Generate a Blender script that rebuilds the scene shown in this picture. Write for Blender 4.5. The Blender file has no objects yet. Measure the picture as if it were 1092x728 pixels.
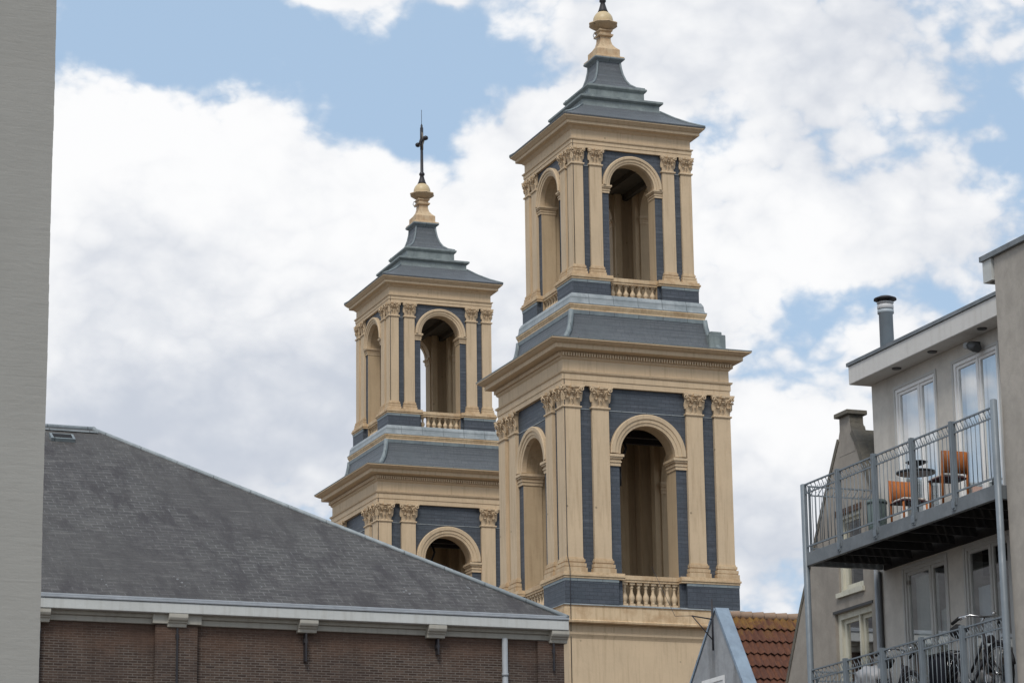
import bpy, bmesh, math, random
from mathutils import Vector, Matrix
from mathutils.geometry import tessellate_polygon
random.seed(7)
R = math.radians
S = bpy.context.scene
col = S.collection

# ------------------------------------------------------------------ camera
cd = bpy.data.cameras.new('camera'); cam = bpy.data.objects.new('camera', cd); col.objects.link(cam)
S.camera = cam
cd.sensor_width = 36; cd.lens = 99.03; cd.clip_start = 0.1; cd.clip_end = 5000
rt = Vector((0.93466083, -0.35527306, -0.01379058)); up_ = Vector((-0.07375729, -0.23169431, 0.96998846)); fw = Vector((0.34780597, 0.90559307, 0.24275957))
cam.matrix_world = Matrix(((rt.x, up_.x, -fw.x, 0), (rt.y, up_.y, -fw.y, 0), (rt.z, up_.z, -fw.z, 1.6), (0, 0, 0, 1)))

# ------------------------------------------------------------------ sky (world)
SUN_EL, SUN_AZ = 50, 212          # degrees; azimuth clockwise from +Y
SKY_STRENGTH = 0.1
DENS = [
    (13.23, 16.19, 4.52, 2.82, 1.00), (16.77, 14.72, 4.73, 2.47, 0.90), (16.14, 19.85, 3.83, 1.25, -1.25), (17.6, 18.4, 1.3, 0.8, -0.75),
    (13.53, 20.89, 2.41, 1.39, -0.80), (18.95, 18.14, 0.96, 1.04, -0.90), (20.9, 19.83, 1.6, 1.13, -0.65),
    (17.45, 20.97, 0.9, 0.19, 0.95), (20.18, 20.91, 0.51, 0.23, 0.80), (21.35, 18.31, 0.90, 0.76, 0.80),
    (24.21, 19.95, 2.21, 1.13, 0.75), (27.41, 19.72, 3.0, 1.50, 0.80), (25.00, 18.31, 0.90, 0.53, -0.62),
    (31.24, 17.72, 1.1, 1.1, -0.62), (29.39, 16.0, 2.70, 1.2, 0.80), (27.6, 14.2, 0.9, 0.5, -0.40),
    (26.55, 13.23, 0.78, 0.57, -0.35), (30.09, 14.40, 0.9, 0.35, -0.20), (14.26, 12.42, 4.85, 1.70, 0.70),
    (25.91, 11.53, 2.69, 2.28, 1.00), (22.91, 16.19, 3.95, 2.28, 0.60), (14.76, 18.86, 1.19, 0.56, 0.20), (12.18, 19.17, 1.18, 0.56, 0.40)]
SHADE = [
    (13.77, 18.46, 2.78, 1.13, 0.50), (12.22, 17.48, 2.36, 1.87, 0.40), (13.88, 11.85, 4.25, 1.70, -0.90),
    (18.53, 13.38, 2.35, 1.72, -0.35), (19.14, 16.05, 2.18, 1.14, 0.50), (27.20, 19.64, 3.36, 1.12, -0.35),
    (25.83, 9.46, 1.91, 1.51, -0.35), (25.64, 15.16, 1.76, 2.47, 0.35), (22.53, 17.15, 1.39, 1.14, 0.30)]
W = bpy.data.worlds.new("World"); S.world = W; W.use_nodes = True
nt = W.node_tree; N = nt.nodes; LK = nt.links; N.clear()
def wn(t, **k):
    n = N.new(t)
    for a, b in k.items(): setattr(n, a, b)
    return n
def mth(op, a, b=None, c=None, clamp=False):
    n = wn('ShaderNodeMath', operation=op, use_clamp=clamp)
    for i, v in enumerate((a, b, c)):
        if v is None: continue
        if isinstance(v, (int, float)): n.inputs[i].default_value = v
        else: LK.new(v, n.inputs[i])
    return n.outputs[0]
tc = wn('ShaderNodeTexCoord'); sx = wn('ShaderNodeSeparateXYZ'); LK.new(tc.outputs['Generated'], sx.inputs[0])
nrm = wn('ShaderNodeVectorMath', operation='NORMALIZE'); LK.new(tc.outputs['Generated'], nrm.inputs[0])
LK.new(nrm.outputs[0], sx.inputs[0])
# soft warp so that the cloud rims billow
def noise(scale, detail, rough, off=(0, 0, 0), dist=0):
    m = wn('ShaderNodeMapping'); m.inputs['Location'].default_value = off; m.inputs['Scale'].default_value = (1, 1, 1.35)
    LK.new(nrm.outputs[0], m.inputs[0])
    n = wn('ShaderNodeTexNoise'); n.inputs['Scale'].default_value = scale; n.inputs['Detail'].default_value = detail
    n.inputs['Roughness'].default_value = rough; n.inputs['Distortion'].default_value = dist
    LK.new(m.outputs[0], n.inputs['Vector']); return n.outputs['Fac']
wu = mth('MULTIPLY', mth('SUBTRACT', noise(14, 4, .5, (3, 1, 2)), .5), 3.0)
wv = mth('MULTIPLY', mth('SUBTRACT', noise(14, 4, .5, (7, 4, 9)), .5), 2.2)
az = mth('ADD', mth('MULTIPLY', mth('ARCTAN2', sx.outputs[0], sx.outputs[1]), 57.29578), wu)
el = mth('ADD', mth('MULTIPLY', mth('ARCSINE', sx.outputs[2]), 57.29578), wv)
def blobs(T):
    acc = None
    for u, v, su, sv, a in T:
        du = mth('MULTIPLY', mth('SUBTRACT', az, u), 1 / su); dv = mth('MULTIPLY', mth('SUBTRACT', el, v), 1 / sv)
        g = mth('EXPONENT', mth('MULTIPLY', mth('ADD', mth('MULTIPLY', du, du), mth('MULTIPLY', dv, dv)), -0.9))
        acc = mth('MULTIPLY', g, a) if acc is None else mth('MULTIPLY_ADD', g, a, acc)
    return acc
fb = noise(22, 12, .62, (0, 0, 0), .25)
def billow(scale, off):
    # puffs: rounded lobes meeting in creases
    n1 = mth('ABSOLUTE', mth('SUBTRACT', noise(scale, 2.5, .5, off, .2), .5))
    n2 = mth('ABSOLUTE', mth('SUBTRACT', noise(scale * 2.3, 3.5, .5, (off[1], off[0], off[2])), .5))
    return mth('ADD', mth('MULTIPLY', n1, 2.6), mth('MULTIPLY', n2, 1.5))
bl = billow(26, (4, 2, 6))
fbig = noise(3.0, 4, .55, (2, 5, 1))
dens = mth('ADD', mth('ADD', blobs(DENS), mth('ADD', mth('MULTIPLY', mth('SUBTRACT', fb, .5), 2.3), mth('MULTIPLY', mth('SUBTRACT', bl, .30), 1.25))), mth('MULTIPLY_ADD', fbig, 1.2, -0.42))
mr = wn('ShaderNodeMapRange', interpolation_type='SMOOTHERSTEP'); LK.new(dens, mr.inputs['Value'])
mr.inputs['From Min'].default_value = -0.30; mr.inputs['From Max'].default_value = 0.62
mask = mr.outputs[0]
shd = mth('ADD', mth('ADD', blobs(SHADE), mth('MULTIPLY', mth('SUBTRACT', noise(16, 7, .55, (5, 2, 8), .4), .5), 2.2)), mth('ADD', mth('MULTIPLY', mth('SUBTRACT', mask, .5), .35), mth('MULTIPLY', mth('SUBTRACT', bl, .38), .85)))
mr2 = wn('ShaderNodeMapRange', interpolation_type='SMOOTHSTEP'); LK.new(shd, mr2.inputs['Value'])
mr2.inputs['From Min'].default_value = -1.1; mr2.inputs['From Max'].default_value = 0.75
cc = wn('ShaderNodeMix', data_type='RGBA')
LK.new(mr2.outputs[0], cc.inputs['Factor'])
cc.inputs[6].default_value = (4.6, 4.95, 5.6, 1); cc.inputs[7].default_value = (7.7, 7.72, 7.78, 1)
sky = wn('ShaderNodeTexSky', sky_type='NISHITA', sun_disc=False)
sky.sun_elevation = R(SUN_EL); sky.sun_rotation = R(SUN_AZ); sky.air_density = 1.0; sky.dust_density = 2.0; sky.ozone_density = 1.2; sky.altitude = 0
skm = wn('ShaderNodeMix', data_type='RGBA', blend_type='MIX')      # thin high haze over the blue
skm.inputs['Factor'].default_value = 0.72; LK.new(sky.outputs[0], skm.inputs[6]); skm.inputs[7].default_value = (3.75, 5.05, 6.6, 1)
mx = wn('ShaderNodeMix', data_type='RGBA')
LK.new(mask, mx.inputs['Factor']); LK.new(skm.outputs[2], mx.inputs[6]); LK.new(cc.outputs[2], mx.inputs[7])
bg = wn('ShaderNodeBackground'); bg.inputs['Strength'].default_value = SKY_STRENGTH; LK.new(mx.outputs[2], bg.inputs[0])
wo = wn('ShaderNodeOutputWorld'); LK.new(bg.outputs[0], wo.inputs[0])

# ------------------------------------------------------------------ sun (behind thin cloud: soft)
sd = bpy.data.lights.new('sun', 'SUN'); sd.energy = 1.5; sd.angle = R(16); sd.color = (1, .955, .89)
so = bpy.data.objects.new('sun', sd); col.objects.link(so)
sdir = Vector((math.sin(R(SUN_AZ)) * math.cos(R(SUN_EL)), math.cos(R(SUN_AZ)) * math.cos(R(SUN_EL)), math.sin(R(SUN_EL))))
so.rotation_euler = sdir.to_track_quat('Z', 'Y').to_euler()
so.location = (0, 0, 80)
vs = S.view_settings; vs.view_transform = 'Standard'; vs.look = 'None'; vs.gamma = 1; vs.use_curve_mapping = False; vs.exposure = 0.35

# ------------------------------------------------------------------ materials
MATS = {}
def newmat(name, base, rough=.75, spec=.3, metal=0):
    m = bpy.data.materials.new(name); m.use_nodes = True; t = m.node_tree
    p = t.nodes['Principled BSDF']
    p.inputs['Base Color'].default_value = (*base, 1); p.inputs['Roughness'].default_value = rough
    p.inputs['Specular IOR Level'].default_value = spec; p.inputs['Metallic'].default_value = metal
    MATS[name] = m; return m, t, p
class G:
    """tiny node-graph helper"""
    def __init__(s, t): s.t = t
    def n(s, ty, **k):
        n = s.t.nodes.new(ty)
        for a, b in k.items(): setattr(n, a, b)
        return n
    def l(s, a, b): s.t.links.new(a, b)
    def coord(s, kind='Object', scale=(1, 1, 1), rot=(0, 0, 0)):
        c = s.n('ShaderNodeTexCoord'); m = s.n('ShaderNodeMapping'); m.inputs['Scale'].default_value = scale; m.inputs['Rotation'].default_value = rot
        s.l(c.outputs[kind], m.inputs[0]); return m.outputs[0]
    def noise(s, vec, scale, detail=6, rough=.6, dist=0):
        n = s.n('ShaderNodeTexNoise'); n.inputs['Scale'].default_value = scale; n.inputs['Detail'].default_value = detail
        n.inputs['Roughness'].default_value = rough; n.inputs['Distortion'].default_value = dist; s.l(vec, n.inputs['Vector']); return n.outputs['Fac']
    def rng(s, v, a, b, lo=0, hi=1):
        m = s.n('ShaderNodeMapRange'); s.l(v, m.inputs['Value'])
        for k, x in zip(('From Min', 'From Max', 'To Min', 'To Max'), (a, b, lo, hi)): m.inputs[k].default_value = x
        return m.outputs[0]
    def mix(s, f, a, b, mode='MIX'):
        m = s.n('ShaderNodeMix', data_type='RGBA', blend_type=mode)
        for i, v in ((0, f), (6, a), (7, b)):
            if isinstance(v, tuple): m.inputs[i].default_value = (*v, 1) if len(v) == 3 else v
            elif isinstance(v, (int, float)): m.inputs[i].default_value = v
            else: s.l(v, m.inputs[i])
        return m.outputs[2]
    def bump(s, h, strength, dist, p, prev=None):
        b = s.n('ShaderNodeBump'); b.inputs['Strength'].default_value = strength; b.inputs['Distance'].default_value = dist
        s.l(h, b.inputs['Height'])
        if prev is not None: s.l(prev, b.inputs['Normal'])
        s.l(b.outputs[0], p.inputs['Normal']); return b.outputs[0]

def paint(name, base, dark, ochre=None, amt=.5, streak=.5, rough=.7, bump=.25):
    """painted timber / stone with patchy wear and rain streaks"""
    m, t, p = newmat(name, base, rough, .3); g = G(t)
    o = g.coord('Object'); big = g.noise(o, .9, 5, .6); fine = g.noise(o, 9, 6, .65)
    st = g.noise(g.coord('Object', (5, 5, .35)), 1.6, 6, .6)
    c = g.mix(g.rng(big, .35, .7, 0, amt), base, dark)
    c = g.mix(g.rng(st, .50, .74, 0, streak), c, (dark[0] * .66, dark[1] * .60, dark[2] * .52))
    st2 = g.noise(g.coord('Object', (11, 11, .5)), 1.3, 7, .7); c = g.mix(g.rng(st2, .56, .72, 0, streak * .9), c, tuple(x * .72 for x in dark))
    c = g.mix(g.rng(fine, .3, .75, 0, .22), c, tuple(min(1, x * 1.15) for x in base))
    if ochre: c = g.mix(g.rng(g.noise(o, 2.1, 7, .65), .45, .68, 0, .75), c, ochre)
    spot = g.n('ShaderNodeTexVoronoi'); spot.inputs['Scale'].default_value = 1.1; g.l(o, spot.inputs['Vector'])
    c = g.mix(g.rng(spot.outputs['Distance'], .035, .06, .6, 0), c, (.12, .09, .06))
    g.l(c, p.inputs['Base Color']); g.bump(fine, bump, .02, p)
    return m
paint('cream_paint', (.61, .465, .305), (.50, .385, .255), streak=.5, amt=.65)
paint('ochre_paint', (.63, .475, .30), (.52, .385, .24), (.40, .25, .13), streak=.7, amt=.6)
paint('gold_ochre', (.58, .44, .28), (.42, .32, .21), (.42, .24, .12), streak=.6)
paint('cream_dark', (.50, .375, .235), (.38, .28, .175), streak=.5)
paint('white_paint', (.56, .57, .55), (.42, .43, .41), streak=.35, amt=.6)
paint('grey_paint', (.43, .41, .355), (.33, .31, .27), streak=.4)
paint('cream_window', (.62, .60, .50), (.45, .43, .35), streak=.5)
paint('white_frame', (.80, .79, .77), (.68, .67, .65), streak=.2, amt=.3)
paint('window_grey', (.50, .49, .46), (.40, .39, .37), streak=.2)
paint('fascia_grey', (.64, .62, .585), (.55, .53, .50), streak=.25)
paint('plinth_dark', (.05, .05, .055), (.03, .03, .03), streak=.2)

def coursed(name, w, h, cols, mortar, mort=.012, rough=.7, spec=.35, bump=.6, patch=None, patchscale=.5, streak=0, off=.5, dist=.01, bias=0, rowvar=False, band=False):
    m, t, p = newmat(name, cols[0], rough, spec); g = G(t)
    uv = g.coord('UV')
    b = g.n('ShaderNodeTexBrick'); b.offset = off; g.l(uv, b.inputs['Vector'])
    b.inputs['Scale'].default_value = 1; b.inputs['Brick Width'].default_value = w; b.inputs['Row Height'].default_value = h
    b.inputs['Mortar Size'].default_value = mort; b.inputs['Mortar Smooth'].default_value = .3; b.inputs['Bias'].default_value = bias
    b.inputs['Color1'].default_value = (*cols[0], 1); b.inputs['Color2'].default_value = (*cols[1], 1); b.inputs['Mortar'].default_value = (*mortar, 1)
    c = b.outputs['Color']
    o = g.coord('Object')
    if patch:
        c = g.mix(g.rng(g.noise(o, patchscale, 7, .62, .4), .44, .66, 0, .75), c, patch)
    if len(cols) > 2:
        wn_ = g.n('ShaderNodeTexWhiteNoise', noise_dimensions='2D')
        sn = g.n('ShaderNodeVectorMath', operation='SNAP'); g.l(uv, sn.inputs[0]); sn.inputs[1].default_value = (w, h, 1); g.l(sn.outputs[0], wn_.inputs['Vector'])
        c = g.mix(g.rng(wn_.outputs['Value'], .72, .8, 0, .7), c, cols[2])
    if rowvar:
        rv = g.noise(g.coord('UV', (1.1, 7.5, 1)), 1.0, 8, .75); c = g.mix(g.rng(rv, .52, .66, 0, .8), c, (.20, .192, .18))
        rv2 = g.noise(g.coord('UV', (.9, 6, 1), (0, 0, .0)), 1.7, 8, .75); c = g.mix(g.rng(rv2, .51, .63, 0, .75), c, (.040, .037, .038))
        dg = g.noise(g.coord('UV', (2.2, .7, 1), (0, 0, .45)), 1.1, 8, .72); c = g.mix(g.rng(dg, .475, .60, 0, .8), c, (.044, .038, .040))
        gn = g.noise(g.coord('UV'), .22, 5, .6); c = g.mix(g.rng(gn, .46, .60, 0, .35), c, (.104, .100, .092))
    if band:
        zz = g.n('ShaderNodeSeparateXYZ'); g.l(o, zz.inputs[0]); ad_ = g.n('ShaderNodeMath', operation='ADD'); g.l(g.rng(zz.outputs[2], 9.2, 9.95, 0, .5), ad_.inputs[0]); g.l(g.noise(o, 1.6, 6, .6), ad_.inputs[1])
        c = g.mix(g.rng(ad_.outputs[0], .6, .95, 0, .7), c, (.135, .080, .056))       # cleaner brick sheltered by the gutter
    fine = g.noise(o, 14, 6, .65)
    c = g.mix(g.rng(fine, .3, .75, 0, .35), c, tuple(x * .55 for x in cols[0]))
    if name.startswith('slate_clad') or name.startswith('slate_roof_blue'):
        wv_ = g.noise(g.coord('UV', (.25, 7, 1)), 1.0, 5, .7); c = g.mix(g.rng(wv_, .52, .66, 0, .75), c, (.040, .046, .056) if 'clad' in name else (.075, .083, .092)); 
        wv2 = g.noise(g.coord('UV', (.3, 5, 1), (0, 0, .02)), 1.3, 5, .7); c = g.mix(g.rng(wv2, .54, .68, 0, .6), c, (.13, .145, .165))
    if streak:
        st = g.noise(g.coord('Object', (2.5, 2.5, .3)), 1.5, 6, .6)
        c = g.mix(g.rng(st, .5, .75, 0, streak), c, tuple(x * .5 for x in cols[0]))
    g.l(c, p.inputs['Base Color'])
    h1 = g.bump(b.outputs['Fac'], bump, -dist, p); g.bump(fine, .25, .01, p, h1)
    return m
coursed('slate_cladding', .30, .135, ((.066, .078, .096), (.086, .097, .117)), (.040, .047, .060), .010, .55, .4, .5, (.060, .074, .088), .9, streak=.35)
coursed('slate_roof_blue', .30, .15, ((.110, .120, .131), (.132, .141, .150)), (.072, .079, .086), .010, .5, .4, .5, (.115, .128, .135), .8, streak=.4)
coursed('slate_roof_grey', .30, .165, ((.070, .066, .063), (.088, .083, .080)), (.175, .172, .168), .013, .65, .3, 1.0, (.062, .055, .056), .33, rowvar=True)
coursed('brick_brown', .19, .052, ((.052, .034, .027), (.125, .085, .064)), (.185, .16, .14), .010, .85, .2, .7, (.070, .052, .046), .6, streak=.25, band=True)
# upper brick band is redder in the photograph; kept in the pier material
coursed('brick_red', .225, .068, ((.150, .078, .050), (.175, .098, .068), (.110, .062, .045)), (.16, .12, .095), .011, .85, .2, .7, (.11, .07, .05), .5, streak=.2)
coursed('tile_dark', .25, .30, ((.055, .048, .044), (.075, .062, .055)), (.02, .02, .02), .02, .7, .3, .8, (.09, .08, .06), 1.5)

def metal(name, base, alt, rough=.5, spec=.4, seams=False):
    m, t, p = newmat(name, base, rough, spec); g = G(t)
    o = g.coord('Object'); a = g.noise(o, 1.8, 7, .65, .5); st = g.noise(g.coord('Object', (4, 4, .5)), 1.5, 5, .6)
    c = g.mix(g.rng(a, .38, .66), base, alt)
    c = g.mix(g.rng(st, .5, .75, 0, .5), c, tuple(x * .6 for x in base))
    if seams:
        b = g.n('ShaderNodeTexBrick'); b.offset = 0; g.l(g.coord('UV'), b.inputs['Vector'])
        b.inputs['Scale'].default_value = 1; b.inputs['Brick Width'].default_value = .95; b.inputs['Row Height'].default_value = 9; b.inputs['Mortar Size'].default_value = .012
        b.inputs['Color1'].default_value = b.inputs['Color2'].default_value = (1, 1, 1, 1); b.inputs['Mortar'].default_value = (.5, .5, .5, 1)
        c = g.mix(1.0, c, b.outputs['Color'], 'MULTIPLY')
    g.l(c, p.inputs['Base Color']); g.l(g.rng(a, .3, .7, rough - .1, rough + .15), p.inputs['Roughness'])
    g.bump(g.noise(o, 5, 4, .5), .25, .03, p)
    return m
metal('lead', (.185, .215, .230), (.25, .29, .295), .5, .4, True)
metal('lead_dark', (.155, .18, .182), (.25, .285, .275), .5, .4)
metal('lead_pale', (.25, .28, .29), (.36, .39, .40), .5, .4, True)
metal('zinc', (.34, .36, .38), (.27, .29, .31), .45, .45)
metal('lead_coping', (.26, .33, .40), (.20, .25, .31), .5, .4, True)
metal('steel_grey', (.19, .22, .245), (.155, .18, .20), .42, .5)
metal('steel_beam', (.19, .205, .215), (.13, .145, .155), .5, .4)
metal('dark_iron', (.022, .022, .028), (.04, .035, .035), .5, .4)
metal('deck_under', (.022, .022, .024), (.035, .033, .03), .7, .3)
metal('wire_galv', (.30, .31, .32), (.2, .2, .2), .5, .4)
metal('flue_metal', (.42, .47, .50), (.35, .39, .42), .45, .5)
newmat('chrome', (.6, .6, .6), .25, .5, 1.0); newmat('rubber', (.02, .02, .02), .8, .2)
newmat('black_cloth', (.022, .023, .03), .95, .1); newmat('bag_plastic', (.36, .36, .37), .5, .4); newmat('white_plastic', (.55, .55, .55), .5, .4)
newmat('maroon', (.07, .02, .025), .6, .3); newmat('cushion', (.55, .50, .45), .9, .1)
newmat('table_black', (.03, .033, .038), .35, .5); newmat('bin_green', (.13, .17, .16), .5, .4)
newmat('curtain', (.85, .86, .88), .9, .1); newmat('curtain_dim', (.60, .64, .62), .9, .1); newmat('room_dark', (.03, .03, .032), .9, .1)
newmat('blind_blue', (.75, .80, .86), .8, .2); newmat('lamp_dark', (.06, .06, .06), .5, .4); newmat('lamp_glass', (.25, .25, .24), .2, .5)

def wood(name, a, b):
    m, t, p = newmat(name, a, .45, .4); g = G(t)
    n = g.noise(g.coord('Object', (14, 14, 2)), 2, 5, .6, .6)
    g.l(g.mix(g.rng(n, .35, .65), a, b), p.inputs['Base Color'])
wood('orange_wood', (.50, .17, .045), (.38, .12, .035))

def plaster(name, a, b, c_, streak=.4, sc=.6, bump=.35):
    m, t, p = newmat(name, a, .9, .15); g = G(t); o = g.coord('Object')
    n1 = g.noise(o, sc, 8, .6, .6); n4 = g.noise(o, 3.5, 8, .7, .3); n2 = g.noise(o, 26, 5, .6); st = g.noise(g.coord('Object', (1.6, 1.6, .25)), 1.4, 6, .6)
    c = g.mix(g.rng(n1, .35, .68), a, b); c = g.mix(g.rng(st, .5, .75, 0, streak), c, c_)
    c = g.mix(g.rng(n4, .48, .68, 0, .5), c, tuple(x * .82 for x in b)); c = g.mix(g.rng(n4, .50, .34, 0, .4), c, tuple(min(1, x * 1.12) for x in a))
    c = g.mix(g.rng(n2, .3, .7, 0, .15), c, tuple(x * .7 for x in a))
    g.l(c, p.inputs['Base Color']); h = g.bump(n2, bump, .008, p); g.bump(n1, .3, .05, p, h)
plaster('grey_render', (.45, .41, .36), (.37, .34, .30), (.30, .275, .24), .6)
plaster('grey_render_light', (.60, .56, .50), (.52, .485, .435), (.38, .35, .31), .6)
plaster('grey_render_dark', (.36, .325, .28), (.30, .27, .235), (.175, .158, .138), .55)
plaster('brick_chimney', (.19, .17, .135), (.12, .115, .105), (.07, .065, .055), .6, 2.2, 1.0)
plaster('gable_render', (.40, .41, .42), (.31, .315, .32), (.16, .155, .15), .7)
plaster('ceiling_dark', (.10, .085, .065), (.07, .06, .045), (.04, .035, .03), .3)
plaster('street_paving', (.17, .145, .125), (.14, .12, .105), (.10, .09, .08), .1, .3)

# painted brickwork of the near wall
m, t, p = newmat('painted_brick', (.30, .30, .28), .8, .25); g = G(t); uv = g.coord('UV')
b = g.n('ShaderNodeTexBrick'); g.l(uv, b.inputs['Vector']); b.inputs['Scale'].default_value = 1
b.inputs['Brick Width'].default_value = .22; b.inputs['Row Height'].default_value = .066; b.inputs['Mortar Size'].default_value = .012; b.inputs['Mortar Smooth'].default_value = 1
o = g.coord('Object'); n1 = g.noise(o, .8, 8, .6); n2 = g.noise(g.coord('Object', (1.2, 1.2, 5)), 3.2, 7, .6, .5); n3 = g.noise(o, 30, 4, .6)
c = g.mix(g.rng(n1, .35, .65), (.338, .331, .305), (.303, .296, .272))
c = g.mix(g.rng(n2, .6, .78, 0, .25), c, (.24, .235, .215))
g.l(c, p.inputs['Base Color'])
h1 = g.bump(b.outputs['Fac'], .05, -.006, p); h2 = g.bump(n2, .22, .02, p, h1); g.bump(n3, .25, .004, p, h2)

# pantiles
m, t, p = newmat('pantile', (.17, .060, .035), .75, .25); g = G(t); o = g.coord('Object'); uv = g.coord('UV')
wn_ = g.n('ShaderNodeTexWhiteNoise', noise_dimensions='2D'); sn = g.n('ShaderNodeVectorMath', operation='SNAP')
g.l(uv, sn.inputs[0]); sn.inputs[1].default_value = (.2, .467, 1); g.l(sn.outputs[0], wn_.inputs['Vector'])
c = g.mix(wn_.outputs['Value'], (.17, .070, .038), (.105, .046, .031))
c = g.mix(g.rng(g.noise(o, 7, 6, .65), .35, .7, 0, .5), c, (.085, .040, .030))
sz = g.n('ShaderNodeSeparateXYZ'); g.l(g.n('ShaderNodeNewGeometry').outputs['Position'], sz.inputs[0])
hz = g.rng(sz.outputs[2], 11.9, 13.2, 0, .42)
ad = g.n('ShaderNodeMath', operation='ADD'); g.l(hz, ad.inputs[0]); g.l(g.noise(o, 3.4, 7, .75, .5), ad.inputs[1])
c = g.mix(g.rng(ad.outputs[0], .70, .95, 0, .75), c, (.27, .155, .035))          # lichen growing near the ridge
g.l(c, p.inputs['Base Color']); g.bump(g.noise(o, 18, 4), .3, .01, p)
newmat('ridge_tile', (.30, .21, .15), .85, .2)

# window pane: thin glass
m = bpy.data.materials.new('glass'); m.use_nodes = True; MATS['glass'] = m; t = m.node_tree; t.nodes.clear(); g = G(t)
tr = g.n('ShaderNodeBsdfTransparent'); tr.inputs[0].default_value = (.82, .86, .86, 1); gl = g.n('ShaderNodeBsdfGlossy'); gl.inputs['Roughness'].default_value = .02
fr = g.n('ShaderNodeFresnel'); fr.inputs[0].default_value = 1.5; mm = g.n('ShaderNodeMath', operation='MULTIPLY_ADD'); g.l(fr.outputs[0], mm.inputs[0]); mm.inputs[1].default_value = .6; mm.inputs[2].default_value = .0
nz = g.noise(g.coord('Object'), 1.2, 2); bp = g.n('ShaderNodeBump'); bp.inputs['Strength'].default_value = .06; g.l(nz, bp.inputs['Height']); g.l(bp.outputs[0], gl.inputs['Normal'])
ms = g.n('ShaderNodeMixShader'); g.l(mm.outputs[0], ms.inputs[0]); g.l(tr.outputs[0], ms.inputs[1]); g.l(gl.outputs[0], ms.inputs[2])
ou = g.n('ShaderNodeOutputMaterial'); g.l(ms.outputs[0], ou.inputs[0])

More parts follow.
